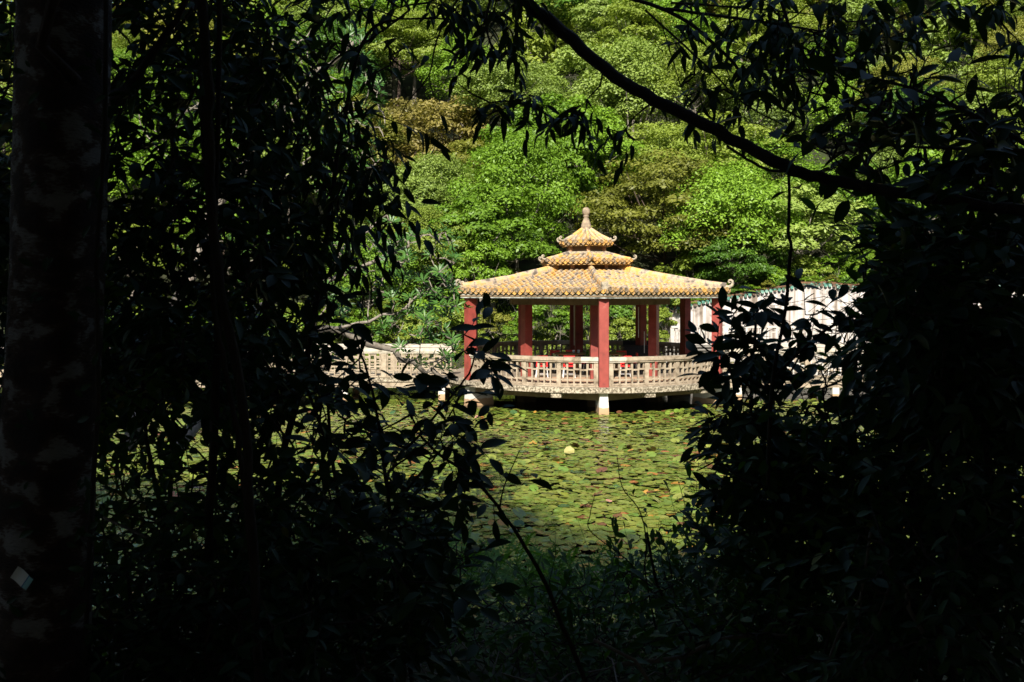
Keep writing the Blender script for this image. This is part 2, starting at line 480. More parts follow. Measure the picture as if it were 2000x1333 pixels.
Q = np.stack([ii[:-1, :-1], ii[:-1, 1:], ii[1:, 1:], ii[1:, :-1]], -1).reshape(-1, 4)
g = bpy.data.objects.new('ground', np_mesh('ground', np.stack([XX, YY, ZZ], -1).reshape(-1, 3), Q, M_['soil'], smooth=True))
COL.objects.link(g); tag(g, kind='structure')
wb = MB().add([(-34, 8, 0), (34, 8, 0), (34, 45, 0), (-34, 45, 0)], [(0, 1, 2, 3)])
w = obj('pond_water', wb, M_['water']); tag(w, kind='structure')

# ------------------------------------------------------------------ pavilion
PC = Vector((2.83, 34.0, 0)); PHI = 1.6
def dr(phi):
    a = R(phi)
    return Vector((math.sin(a), -math.cos(a), 0))
def hexp(r, n=6, phi0=PHI):
    return [tuple((PC + dr(phi0 + 360 / n * k) * r)[:2]) for k in range(n)]
pav = empty('pavilion', PC, 'hexagonal red-columned pavilion with three-tiered orange tiled roof standing in the lily pond', 'pavilion')
SL = 0.92
# slab, beams, piers
mb = MB()
nn = 72
def rag(r, z0, z1):
    poly = [tuple((PC + dr(5 * k) * (r + random.uniform(-.015, .015)))[:2]) for k in range(nn)]
    return MB().prism(poly, z0, z1)
obj('platform_slab', rag(5.36, .745, SL), M_['concrete_mossy'], pav)
obj('platform_floor', MB().prism([tuple((PC + dr(5 * k) * 5.05)[:2]) for k in range(nn)], SL, SL + .006), M_['floor'], pav)
obj('floor_beam', MB().ring(hexp(5.0), hexp(4.66), .46, .742), M_['concrete_brown'], pav)
bm_inner = MB().ring(hexp(2.95), hexp(2.55), .46, .742)
obj('floor_beam', bm_inner, M_['concrete_brown'], pav)
UNIT = {}
def unit_box(m):
    if m.name not in UNIT:
        UNIT[m.name] = MB().box((0, 0, 0), (1, 1, 1)).mesh('block_' + m.name, m)
    return UNIT[m.name]
def blk(name, m, c, size, yaw=0.0, parent=None, n=None):
    """box at c, local x along (cos yaw, sin yaw)"""
    cx, sy = math.cos(yaw), math.sin(yaw)
    M = basis((cx, sy, 0), (-sy, cx, 0), (0, 0, 1), c, size)
    return inst(name, unit_box(m), M, parent)
def yaw_of(phi):       # local x axis tangential at azimuth phi
    return R(phi)
for k in range(6):
    ph = PHI + 60 * k
    for f_ in (-17, 17) if True else ():
        c = PC + dr(ph + 30 + f_ * .0 + (13 if f_ > 0 else -13)) * 4.98
        blk('bracket', M_['concrete_mossy'], (c.x, c.y, .66), (.34, .62, .16), yaw_of(ph + 30 + (13 if f_ > 0 else -13)), pav)
    # fin pier
    d = dr(ph); tt = Vector((d.y * -1, d.x, 0)) * -1
    m2 = MB()
    prof_t = [(5.17, .742, .13), (4.25, .742, .13)]
    prof_b = [(5.26, -.9, .21), (4.1, -.9, .21)]
    vv = []
    for (r1, z1, w1) in prof_b + prof_t:
        for s_ in (-1, 1):
            vv.append(PC + d * r1 + tt * s_ * w1 + Vector((0, 0, z1)))
    m2.add(vv, [(0, 2, 3, 1), (4, 5, 7, 6), (0, 1, 5, 4), (2, 6, 7, 3), (0, 4, 6, 2), (1, 3, 7, 5)])
    obj('pier', m2, M_['pier'], pav)
    c = PC + d * 2.7
    blk('pier', M_['concrete_brown'], (c.x, c.y, -.1), (.5, .5, 1.12), yaw_of(ph), pav)
    # columns
    c = PC + d * 5.05
    blk('column', M_['red_paint'], (c.x, c.y, (SL + 3.84) / 2), (.31, .31, 3.84 - SL), yaw_of(ph), pav)
    c = PC + d * 2.7
    blk('column', M_['red_paint'], (c.x, c.y, (SL + 3.84) / 2), (.31, .31, 3.84 - SL), yaw_of(ph), pav)
# visible floor tiles near the front edge
for i in range(-13, 14):
    for j in range(0, 8):
        x = i * .4; y = -4.86 + j * .4
        if math.hypot(x, y) < 4.88:
            blk('floor_tile', M_['floor_tile'], (PC.x + x, PC.y + y, SL + .014 + random.uniform(0, .003)), (.39, .39, .016), 0, pav)
# ceiling beam ring and soffit
obj('ceiling_beam', MB().ring(hexp(3.32), hexp(3.02), 3.545, 3.84), M_['concrete_brown'], pav)
obj('soffit', MB().prism(hexp(5.45), 3.842, 3.90), M_['concrete_brown'], pav)
# tile meshes
def barrel(L, r, lip=1.06, n=8):
    m = MB(); vv = []
    for (y, rr) in ((0, r * lip), (L * .12, r * lip), (L * .13, r), (L * 1.04, r * .98)):
        for k in range(n + 1):
            a = math.pi * k / n
            vv.append((-rr * math.cos(a), y, rr * math.sin(a)))
    ff = []
    for i in range(3):
        for k in range(n):
            a = i * (n + 1) + k
            ff.append((a, a + 1, a + n + 2, a + n + 1))
    ff.append(tuple(range(n + 1))[::-1])
    return m.add(vv, ff)
def disc(r, th, n=12):
    m = MB(); vv = [(0, 0, 0)]
    P = []
    for (y, rr) in ((0, r), (-th, r), (-th, r * .72), (-th * .6, r * .66)):
        for k in range(n):
            a = 2 * math.pi * k / n
            P.append((rr * math.cos(a), y, rr * math.sin(a)))
    ff = []
    for i in range(3):
        for k in range(n):
            a = i * n + k; b_ = i * n + (k + 1) % n
            ff.append((a, b_, b_ + n, a + n))
    ff.append(tuple(3 * n + k for k in range(n)))
    return m.add(P, ff)
def shield(wd, h, th):
    pr = [(-.5, .42), (-.5, .05), (-.40, -.22), (-.2, -.38), (0, -.58), (.2, -.38), (.40, -.22), (.5, .05), (.5, .42), (.25, .28), (0, .22), (-.25, .28)]
    n = len(pr)
    vv = [(x * wd, -th, z * h) for x, z in pr] + [(x * wd, 0, z * h) for x, z in pr]
    ins = [(x * wd * .7, -th * 1.0 + .006, z * h * .7) for x, z in pr]
    ff = [(i, (i + 1) % n, n + (i + 1) % n, n + i) for i in range(n)]
    ff.append(tuple(range(n, 2 * n)))
    vv += ins
    ff += [(i, 2 * n + i, 2 * n + (i + 1) % n, (i + 1) % n) for i in range(n)]
    ff.append(tuple(range(2 * n, 3 * n))[::-1])
    return MB().add(vv, ff)

def smooth_mesh(me):
    me.polygons.foreach_set('use_smooth', [True] * len(me.polygons)); return me

def roof_tier(name, Re, ze, Rt, zt, sp, rb, L, lift, fas, fas_mat, scroll_front, rw, rh, inner_z):
    """a tiled hexagonal roof; returns the part object"""
    ae = Re * math.cos(R(30)); at_ = Rt * math.cos(R(30))
    def zs(a, u):
        t_ = min(1, max(0, (ae - a) / (ae - at_)))
        edge = min(1, abs(u) / max(.01, a * math.tan(R(30))))
        return ze + (zt - ze) * (t_ * (.72 + .28 * t_)) + lift * edge ** 4 * (1 - t_) ** 2
    # deck: stepped pan tiles
    mbd = MB()
    nst = max(3, int((ae - at_) / (L)))
    for k in range(6):
        pm = PHI + 60 * k + 30
        nrm = dr(pm); tan = Vector((math.cos(R(pm)), math.sin(R(pm)), 0))
        for s_ in range(nst):
            a0 = ae - (ae - at_) * s_ / nst; a1 = ae - (ae - at_) * (s_ + 1) / nst
            NU = 10; row0 = []; row1 = []; rowb = []
            for j in range(NU + 1):
                q = -1 + 2 * j / NU
                for (aa, lst, dz) in ((a0, row0, .016), (a1, row1, 0.0), (a0, rowb, -.03)):
                    u = q * aa * math.tan(R(30))
                    pnt = PC + nrm * aa + tan * u
                    lst.append((pnt.x, pnt.y, zs(aa, u) + dz))
            vv = row0 + row1 + rowb; m_ = NU + 1
            ff = [(j, j + 1, m_ + j + 1, m_ + j) for j in range(NU)] + [(2 * m_ + j, 2 * m_ + j + 1, j + 1, j) for j in range(NU)]
            mbd.add(vv, ff)
    # underside closing
    poly = hexp(Re - .02)
    mbd.prism(poly, ze - .10, ze - .035)
    roof = obj(name, mbd, M_['roof_pan'], pav, origin=(PC.x, PC.y, ze))
    # fascia
    o1, o2 = fas
    obj('fascia_board', MB().ring(hexp(Re - .03), hexp(Re - .12), o1, o2), fas_mat, roof, origin=(PC.x, PC.y, ze))
    bar = [smooth_mesh(barrel(L, rb * s_).mesh('roof_tile', M_['roof_tile'])) for s_ in (1, 1.05, .95)]
    cap = disc(rb * 1.22, .035).mesh('end_cap', M_['drip'])
    dripm = shield(sp * .93, .17 if Re > 3 else .14, .022).mesh('drip_tile', M_['drip'])
    tiles = []; caps = []; drips = []
    for k in range(6):
        pm = PHI + 60 * k + 30
        nrm = dr(pm); tan = Vector((math.cos(R(pm)), math.sin(R(pm)), 0))
        half = ae * math.tan(R(30))
        n_ = int(2 * (half - rb * 1.0) / sp) + 1
        for i in range(n_):
            u = (i - (n_ - 1) / 2) * sp
            amin = max(at_, (abs(u) + rw * .45) / math.tan(R(30)))
            ln = ae + .05 - amin
            nseg = max(1, int(round(ln / L)))
            LL = ln / nseg
            jx = random.uniform(-.008, .008)
            for s_ in range(nseg):
                a0 = ae + .05 - s_ * LL; a1 = a0 - LL
                p0 = PC + nrm * a0 + tan * (u + jx); p0.z = zs(a0, u) + .012
                p1 = PC + nrm * a1 + tan * (u + jx); p1.z = zs(a1, u) + .012
                yv = (p1 - p0).normalized()
                xv = (tan + Vector((0, 0, random.uniform(-.03, .03)))).normalized(); 
                xv = (xv - yv * xv.dot(yv)).normalized()
                zv = xv.cross(yv)
                if zv.z < 0: xv = -xv; zv = -zv
                p0 = p0 + zv * random.uniform(-.004, .006)
                tiles.append((p0.y, basis(xv, yv, zv, p0, (1, (p1 - p0).length / L, 1))))
            pe = PC + nrm * (ae + .055) + tan * u; pe.z = zs(ae, u) + .035
            caps.append((pe.y, basis(tan, -nrm, (0, 0, 1), pe)))
        for i in range(n_ + 1):
            u = (i - n_ / 2) * sp
            if abs(u) > half: continue
            pe = PC + nrm * (ae + .03) + tan * u; pe.z = zs(ae, u) - .035
            tl = random.uniform(-.06, .06)
            Mx = basis(tan, -nrm, (0, 0, 1), pe) @ Matrix.Rotation(tl, 4, 'Y')
            drips.append((pe.y, Mx))
    for lst, nm, mes in ((tiles, 'roof_tile', bar), (caps, 'end_cap', [cap]), (drips, 'drip_tile', [dripm])):
        lst.sort(key=lambda q: q[0])
        for i, (_, Mx) in enumerate(lst[:300]):
            inst(nm, mes[i % len(mes)], Mx, roof)
        rest = lst[300:]
        if rest:
            me = mes[0]
            V0 = np.empty(len(me.vertices) * 3, np.float32); me.vertices.foreach_get('co', V0); V0 = V0.reshape(-1, 3)
            m3 = MB()
            fs0 = [tuple(pp.vertices) for pp in me.polygons]
            for _, Mx in rest:
                A = np.array(Mx); VV = V0 @ A[:3, :3].T + A[:3, 3]
                m3.add(VV.tolist(), fs0, random.random())
            oo = obj(nm + '_rows', m3, M_['roof_tile'] if nm == 'roof_tile' else M_['drip'], roof, smooth=(nm == 'roof_tile'))
            tag(oo, kind='stuff')
    # hips
    prf = [(-.5, 0), (-.5, .55), (-.36, .85), (0, 1.0), (.36, .85), (.5, .55), (.5, 0)]
    Lr = .42 if Re > 3 else .3
    mr = MB(); vv = []
    for y in (0, 1):
        vv += [(x * rw, y, z * rh) for x, z in prf]
    n_ = len(prf)
    mr.add(vv, [(i, (i + 1) % n_, n_ + (i + 1) % n_, n_ + i) for i in range(n_)] + [tuple(range(n_)), tuple(range(n_, 2 * n_))[::-1]])
    ridge_me = mr.mesh('ridge_tile', M_['roof_tile'])
    for k in range(6):
        d = dr(PHI + 60 * k)
        Rend = Re - (.10 if Re > 3 else .04)
        n_s = max(2, int((Rend - Rt * .92) / Lr)); 
        for s_ in range(n_s):
            r0 = Rend - (Rend - Rt * .92) * s_ / n_s; r1 = Rend - (Rend - Rt * .92) * (s_ + 1) / n_s
            p0 = PC + d * r0; p0.z = zs(r0 * math.cos(R(30)), r0 * .5)
            p1 = PC + d * r1; p1.z = zs(r1 * math.cos(R(30)), r1 * .5)
            Mx = frame(p1 - p0, (0, 0, 1), p0, (random.uniform(.97, 1.05), (p1 - p0).length * .985, random.uniform(.97, 1.06)))
            inst('ridge_tile', ridge_me, Mx, roof)
        p0 = PC + d * Rend; p0.z = zs(ae * .99, ae * .99 * math.tan(R(30)))
        if k == 0 and not scroll_front:
            inst('ridge_end', unit_box(M_['ridge_end']), frame(-d, (0, 0, 1), p0 + d * .03 + Vector((0, 0, rh * .5)), (rw * 1.15, .12, rh * 1.15)), roof)
        else:
            s_ = 1.0 if Re > 3 else .62
            P = [(-.05, .10), (.12, .09), (.24, .10), (.33, .16), (.375, .25), (.36, .33), (.30, .37), (.235, .355), (.215, .30), (.245, .265), (.285, .28)]
            rr = [.085, .08, .07, .06, .052, .046, .042, .038, .034, .03, .026]
            pts = [p0 + d * (y * s_ - (.12 if Re > 3 else .0)) + Vector((0, 0, z * s_ * .92)) for y, z in P]
            obj('ridge_scroll', MB().tube(pts, [q * s_ for q in rr], 8), M_['ridge_end'], roof, smooth=True)
    return roof

lower = roof_tier('lower_roof', 5.46, 4.03, 1.45, 4.80, .215, .066, .30, .05, (3.80, 3.97), M_['fascia'], False, .19, .24, 0)
middle = roof_tier('middle_roof', 1.83, 5.14, .80, 5.44, .21, .06, .28, .02, (5.0, 5.10), M_['orange_stain'], True, .13, .13, 0)
upper = roof_tier('upper_roof', 1.03, 5.86, .16, 6.36, .20, .058, .26, .02, (5.725, 5.82), M_['orange_stain'], True, .12, .12, 0)
# necks between the tiers
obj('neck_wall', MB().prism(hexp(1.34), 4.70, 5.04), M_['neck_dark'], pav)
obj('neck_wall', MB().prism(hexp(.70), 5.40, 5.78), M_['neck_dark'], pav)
obj('neck_ledge', MB().ring(hexp(.86), hexp(.6), 5.44, 5.53), M_['ridge_end'], pav)
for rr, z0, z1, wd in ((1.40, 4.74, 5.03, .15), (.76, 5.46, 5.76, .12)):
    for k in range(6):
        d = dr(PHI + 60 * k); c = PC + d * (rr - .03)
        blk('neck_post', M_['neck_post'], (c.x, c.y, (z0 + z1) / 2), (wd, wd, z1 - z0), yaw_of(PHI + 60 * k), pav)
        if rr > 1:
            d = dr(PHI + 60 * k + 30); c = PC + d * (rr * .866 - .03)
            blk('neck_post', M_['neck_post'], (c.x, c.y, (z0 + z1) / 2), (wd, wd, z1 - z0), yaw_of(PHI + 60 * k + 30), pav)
obj('finial', MB().lathe([(.17, 6.28), (.20, 6.42), (.19, 6.55), (.15, 6.68), (.10, 6.80), (.085, 6.86), (.11, 6.88), (.11, 6.91), (.085, 6.93), (.12, 6.96), (.145, 7.02), (.15, 7.09), (.13, 7.17), (.08, 7.22), (.02, 7.235)], (PC.x, PC.y, 0), 18), M_['finial'], pav, smooth=True)

# lantern hanger bits and conduit on the back columns
for px_, Y_, y0, y1 in ((1121.5, 36.3, 597, 675), (1247, 35.0, 600, 660), (1258.5, 35.0, 648, 690)):
    a = at(px_, y0, Y_); b_ = at(px_, y1, Y_)
    obj('conduit', MB().tube([a, b_], .018, 6), M_['white_metal'], pav)

# curved balustrades
def lattice_arc(p0phi, p1phi, name='balustrade'):
    ctr = PC + dr((p0phi + p1phi) / 2) * 5.05; ctr.z = SL
    root = obj(name, MB().prism([tuple((PC + dr(p0phi + (p1phi - p0phi) * q / 14) * 5.13)[:2]) for q in range(15)] + [tuple((PC + dr(p1phi - (p1phi - p0phi) * q / 14) * 4.97)[:2]) for q in range(15)], SL + .001, SL + .045), M_['concrete'], pav, origin=ctr)
    # hand rail in cast pieces
    npc = 9
    for i in range(npc):
        a0 = p0phi + (p1phi - p0phi) * i / npc; a1 = p0phi + (p1phi - p0phi) * (i + .992) / npc
        outer = [tuple((PC + dr(a0 + (a1 - a0) * q / 3) * 5.20)[:2]) for q in range(4)] + [tuple((PC + dr(a1 - (a1 - a0) * q / 3) * 4.94)[:2]) for q in range(4)]
        o2 = [tuple((PC + dr(a0 + (a1 - a0) * q / 3) * 5.165)[:2]) for q in range(4)] + [tuple((PC + dr(a1 - (a1 - a0) * q / 3) * 4.97)[:2]) for q in range(4)]
        m = MB().prism(outer, 1.775, 1.89).prism(o2, 1.722, 1.7735)
        obj('hand_rail', m, M_['concrete_white'] if i in (0, npc - 1) else M_['concrete'], root)
    span = p1phi - p0phi
    bays = 4; post = 1.6; bay = (span - post * (bays + 1)) / bays
    rad = 5.05
    Z0, Z1 = SL + .045, 1.722
    H = Z1 - Z0
    def piece(nm, phc, wdeg, zc, h, dep=.09):
        c = PC + dr(phc) * rad
        blk(nm, M_['concrete'], (c.x, c.y, zc), (R(wdeg) * rad, dep, h), yaw_of(phc), root)
    for b_ in range(bays + 1):
        phc = p0phi + post / 2 + b_ * (bay + post)
        piece('post', phc, post, (Z0 + Z1) / 2, H, .14)
    cells = 5
    bw = .55
    for b_ in range(bays):
        s0 = p0phi + post + b_ * (bay + post)
        cw = bay / cells
        for c_ in range(cells + 1):
            if 0 < c_ < cells:
                piece('lattice_bar', s0 + c_ * cw, bw, (Z0 + Z1) / 2, H)
        for c_ in range(cells):
            phc = s0 + (c_ + .5) * cw
            w_ = cw - bw
            if c_ in (0, cells - 1): w_ = cw - bw * .5; phc += (-.25 if c_ == 0 else .25) * bw
            ev = (c_ % 2 == 0)
            zs_ = [.965, .70, .245, .045] if ev else [.665, .245, .045]
            for q in zs_:
                piece('lattice_rung', phc, w_, Z0 + q * H, .05, .085)
            if ev:
                piece('lattice_bar', s0 + c_ * cw + bw * .75, bw * .5, Z0 + .83 * H, H * .25, .10)
                piece('lattice_bar', s0 + (c_ + 1) * cw - bw * .75, bw * .5, Z0 + .83 * H, H * .25, .10)
    return root
for k in (-1, 0, 2, 3):
    lattice_arc(PHI + 60 * k + 2.0, PHI + 60 * k + 58.0)

# ------------------------------------------------------------------ walkways
def walkway(x0, x1, label, white_post):
    root = empty('walkway', ((x0 + x1) / 2, 34, 0), label, 'footbridge', 'footbridges on either side of the pavilion')
    cx = (x0 + x1) / 2; Lx = x1 - x0
    obj('deck_slab', MB().box((cx, 33.95, .80), (Lx, 2.7, .16)), M_['concrete_mossy'], root)
    for y in (32.76, 35.14):
        obj('deck_beam', MB().box((cx, y, .61), (Lx, .22, .215)), M_['concrete_brown'] if y > 34 else M_['concrete'], root)
        n_ = int(Lx / 3.57) + 1
        for i in range(n_):
            xx = (x1 - .38 - i * 3.57) if x0 < 0 else (x0 + .35 + i * 3.57)
            blk('pile', M_['pier'], (xx, y, -.2), (.24, .24, 1.4), 0, root)
            blk('cross_beam', M_['concrete_brown'], (xx, 33.95, .60), (.2, 2.15, .2), 0, root) if y < 33 else None
    Z0, Z1 = .94, 1.76
    for y, main in ((32.68, True), (35.22, False)):
        rail = obj('balustrade', MB().box((cx, y, .91), (Lx, .2, .058)), M_['concrete'], root, origin=(cx, y, .9))
        obj('hand_rail', MB().box((cx, y, 1.885), (Lx, .26, .13)).box((cx, y, 1.79), (Lx, .2, .058)), M_['concrete_white'], rail)
        mb2 = MB()
        cnt = {'lattice_bar': 0, 'lattice_rung': 0}
        def pc(nm, m, xx, w_, zc, h, dep):
            if main and cnt.get(nm, 0) < 300:
                cnt[nm] = cnt.get(nm, 0) + 1
                blk(nm, m, (xx, y, zc), (w_, dep, h), 0, rail)
            else:
                mb2.box((xx, y, zc), (w_, dep, h))
        cell = .215; per = 6 if white_post else 14
        n_ = int(Lx / cell)
        xs_ = x1 - n_ * cell if x0 < 0 else x0
        order = range(n_) if x0 > 0 else range(n_ - 1, -1, -1)
        for i in order:
            xa = xs_ + i * cell
            m = M_['white_lattice'] if white_post else M_['concrete']
            if i % (per + 1) == per:
                pc('post', M_['concrete'], xa + cell / 2 - .02, .2, (Z0 + Z1) / 2, Z1 - Z0, .16)
                continue
            pc('lattice_bar', m, xa, .05, (Z0 + Z1) / 2, Z1 - Z0 - .002, .08)
            qs = (.13, .42, .56, .85) if i % 2 == 0 else (.0 + .04, .27, .41, .70, .97)
            if white_post: qs = (.06, .36, .44, .66, .74, .96) if i % 2 == 0 else (.30, .55, .84)
            for q in qs:
                pc('lattice_rung', m, xa + cell / 2, cell - .052, Z0 + q * (Z1 - Z0), .042, .07)
        if mb2.v:
            oo = obj('lattice_rest', mb2, M_['concrete'], rail); tag(oo, kind='stuff')
    return root
walkway(-24.0, -2.2, 'long concrete footbridge with pierced lattice railing left of the pavilion', False)
walkway(7.95, 24.0, 'concrete footbridge with whitewashed lattice railing right of the pavilion, below the white wall', True)

# ------------------------------------------------------------------ furniture under the roof
FZ = SL + .022
def make_chair():
    r = empty('chair', (0, 0, 0), '', 'chair', 'red plastic chairs in the pavilion')
    m = MB().box((0, 0, .44), (.42, .42, .03)).box((0, -.2, .42), (.42, .02, .05)).box((0, .2, .42), (.42, .02, .05))
    obj('seat', m, M_['red_plastic'], r)
    m = MB().box((0, .22, .73), (.40, .03, .12)).box((-.18, .215, .585), (.045, .03, .26)).box((.18, .215, .585), (.045, .03, .26)).box((0, .215, .53), (.32, .02, .03))
    obj('backrest', m, M_['red_plastic'], r)
    for sx in (-1, 1):
        for sy in (-1, 1):
            obj('leg', MB().tube([(sx * .17, sy * .17, .425), (sx * .215, sy * .225, 0)], .013, 6), M_['white_metal'], r)
    obj('leg_brace', MB().tube([(-.2, -.2, .14), (.2, -.2, .14)], .008, 5).tube([(-.2, .2, .14), (.2, .2, .14)], .008, 5), M_['white_metal'], r)
    return r
def copy_thing(o):
    c = o.copy(); COL.objects.link(c); WP[c.name] = WP[o.name].copy()
    for ch in o.children:
        d = ch.copy(); COL.objects.link(d); d.parent = c
        for g_ in ch.children:
            e = g_.copy(); COL.objects.link(e); e.parent = d
    return c
chair0 = make_chair()
chairs = [(1.07, 31.95, 180, 'red chair with its back to the railing, leftmost seat of the pavilion'),
          (2.04, 31.95, 180, 'bright red chair in front of the larger round table, back to the railing'),
          (2.80, 33.1, 250, 'red chair turned sideways just left of the front inner column'),
          (2.30, 34.75, 0, 'dark red chair in shade behind the round table with cups'),
          (1.75, 34.6, 20, 'shaded red chair behind the left edge of the round table'),
          (4.06, 31.95, 180, 'bright red chair right of the front column, back to the railing'),
          (4.20, 34.3, 350, 'dark red chair behind the right-hand table beside the black counter'),
          (4.45, 33.3, 270, 'red chair seen edge-on right of the right-hand table'),
          (3.35, 32.9, 130, 'red chair mostly hidden behind the front column')]
bpy.context.view_layer.update()
for i, (x, y, a, lb) in enumerate(chairs):
    o = chair0 if i == 0 else copy_thing(chair0)
    o.location = (x, y, FZ); o.rotation_euler = (0, 0, R(a)); o['label'] = lb
def table(x, y, lb):
    t_ = empty('round_table', (x, y, FZ), lb, 'table', 'round wooden tables in the pavilion')
    obj('tabletop', MB().lathe([(.58, .70), (.60, .715), (.60, .74), (.58, .752)], (x, y, FZ), 28), M_['wood'], t_)
    for k in range(4):
        c = (x + .36 * math.cos(R(45 + 90 * k)), y + .36 * math.sin(R(45 + 90 * k)), FZ)
        pr = [(.025, 0), (.035, .05), (.02, .09), (.04, .2), (.022, .3), (.04, .4), (.024, .5), (.04, .62), (.045, .70)]
        obj('leg', MB().lathe(pr, c, 10), M_['wood_orange'], t_, smooth=True)
table(2.2, 33.9, 'round wooden table with two cups left of the front columns')
table(3.72, 33.85, 'round wooden table right of the front column, next to black counter')
for i, (x, y, lb) in enumerate(((2.33, 33.7, 'left of two pale cups standing on the round table'), (2.52, 33.72, 'right of two pale cups standing on the round table'))):
    o = obj('cup', MB().lathe([(.035, .0), (.045, .05), (.05, .12), (.042, .12), (.035, .02)], (x, y, FZ + .753), 12), M_['cup'], origin=(x, y, FZ + .753))
    tag(o, lb, 'cup', 'cups on the round table')
# slatted wooden chair
wc = empty('wooden_chair', (1.62, 33.5, FZ), 'pale slatted wooden chair at the left end of the round table', 'chair')
obj('seat', MB().box((1.62, 33.5, FZ + .43), (.4, .4, .03)), M_['wood'], wc)
for sx in (-1, 1):
    for sy in (-1, 1):
        obj('leg', MB().box((1.62 + sx * .17, 33.5 + sy * .17, FZ + .21), (.035, .035, .41)), M_['wood'], wc)
for k in range(4):
    obj('back_slat', MB().tube([(1.45, 33.36 + k * .09, FZ + .45), (1.36, 33.36 + k * .09, FZ + .85)], .014, 5), M_['wood'], wc)
obj('back_rail', MB().tube([(1.355, 33.33, FZ + .86), (1.355, 33.66, FZ + .86)], .02, 6), M_['wood'], wc)
ct = empty('counter', (4.95, 35.3, FZ), 'black covered counter at the back of the pavilion between two columns', 'counter')
obj('body', MB().box((4.95, 35.3, FZ + .45), (1.05, .5, .9)), M_['black_cover'], ct)
obj('top', MB().box((4.95, 35.3, FZ + .93), (1.15, .58, .05)), M_['black_cover'], ct)
obj('splashback', MB().box((4.95, 35.53, FZ + 1.04), (1.05, .03, .17)), M_['black_cover'], ct)
obj('door', MB().box((4.7, 35.035, FZ + .43), (.48, .02, .74)), M_['black_cover'], ct)
obj('door', MB().box((5.2, 35.035, FZ + .43), (.48, .02, .74)), M_['black_cover'], ct)

# ------------------------------------------------------------------ white wall behind, right
CREEP = []
WY = 44.6
wall_root = empty('white_wall', (15, WY, 1.4), 'stained white garden wall with wavy green-tiled top behind the right footbridge', 'wall')
top_px = [(1303, 616), (1320, 606), (1345, 600), (1375, 592), (1405, 588), (1440, 583), (1470, 576), (1500, 571), (1530, 566), (1560, 561), (1590, 559), (1620, 560), (1650, 564), (1700, 566), (1800, 566), (1950, 562), (2100, 570)]
X0, X1 = 7.85, 27.0
def wtop(x):
    px = 1000 + F * x / WY
    return EYE - (np.interp(px, [q[0] for q in top_px], [q[1] for q in top_px]) - HY) / F * WY
mb = MB(); vf = []; vb = []; vt = []; vtb = []
n_ = 260
for i in range(n_ + 1):
    x = X0 + (X1 - X0) * i / n_
    cor = .035 * math.cos(x * 2 * math.pi / .21)       # ribbed render
    zt = wtop(x) + .03 * abs(math.cos(x * math.pi / .21))
    vf.append((x, WY - .12 - .0 * cor, 1.42)); vt.append((x, WY - .12 - cor * .35, zt))
    vb.append((x, WY + .12, 1.42)); vtb.append((x, WY + .12, zt))
m_ = n_ + 1
mb.add(vf + vt + vtb + vb, [(j, j + 1, m_ + j + 1, m_ + j) for j in range(n_)] + [(m_ + j, m_ + j + 1, 2 * m_ + j + 1, 2 * m_ + j) for j in range(n_)] + [(2 * m_ + j, 2 * m_ + j + 1, 3 * m_ + j + 1, 3 * m_ + j) for j in range(n_)] + [(0, m_, 2 * m_, 3 * m_), (n_, 3 * m_ + n_, 2 * m_ + n_, m_ + n_)])
obj('wall_panel', mb, M_['whitewash'], wall_root)
# end return of the wall running back at the left
obj('wall_return', MB().box((7.73, WY + 1.3, 2.2), (.2, 2.8, 1.6)), M_['whitewash'], wall_root)
cm = smooth_mesh(barrel(.34, .07).mesh('coping_tile', M_['green_glaze']))
cd = disc(.085, .03).mesh('coping_end', M_['green_glaze'])
rm = MB().box((0, 0, 0), (.205, .14, .09)).mesh('coping_ridge', M_['brown_glaze'])
x = X0
i = 0
while x < X1:
    z = wtop(x) + .05
    inst('coping_tile', cm, basis((1, 0, 0), (0, .94, .34), (0, -.34, .94), (x, WY - .24, z - .02 + random.uniform(-.025, .02))), wall_root)
    inst('coping_end', cd, basis((1, 0, 0), (0, 1, 0), (0, 0, 1), (x, WY - .25, z + random.uniform(-.03, .02))), wall_root)
    inst('coping_ridge', rm, basis((1, 0, .0), (0, 1, 0), (0, 0, 1), (x + .1, WY + .05, z + .15 + random.uniform(-.015, .02))), wall_root)
    x += .21; i += 1
for i, (px, py, rr_) in enumerate([(1322, 600, .5), (1352, 592, .45), (1385, 582, .5), (1420, 575, .45), (1462, 570, .5), (1500, 562, .5), (1540, 555, .45), (1590, 550, .4), (1625, 550, .45), (1665, 556, .5), (1700, 556, .5)]):
    CREEP.append((px, py, rr_))
# characters in relief on the wall
def glyph(ch, px, py, hpx):
    cu = bpy.data.curves.new('character', 'FONT'); cu.body = ch
    hm = hpx / F * WY
    cu.size = hm * 1.05; cu.extrude = .02; cu.align_x = 'CENTER'; cu.align_y = 'CENTER'
    o = bpy.data.objects.new('character', cu); COL.objects.link(o)
    bpy.context.view_layer.update()
    dg = bpy.context.evaluated_depsgraph_get()
    me = bpy.data.meshes.new_from_object(o.evaluated_get(dg))
    bpy.data.objects.remove(o)
    me.materials.clear(); me.materials.append(M_['wall_relief'])
    me.name = 'character'
    if len(me.vertices) == 0: return
    co = np.empty(len(me.vertices) * 3); me.vertices.foreach_get('co', co); co = co.reshape(-1, 3)
    c = (co.max(0) + co.min(0)) / 2
    pos = at(px, py, WY - .15)
    Mx = Matrix.Translation(pos) @ Matrix.Rotation(R(90), 4, 'X') @ Matrix.Translation((-c[0], -c[1], 0))
    inst('character', me, Mx, wall_root)
glyph('國', 1508, 602, 13); glyph('真', 1647, 604, 13)
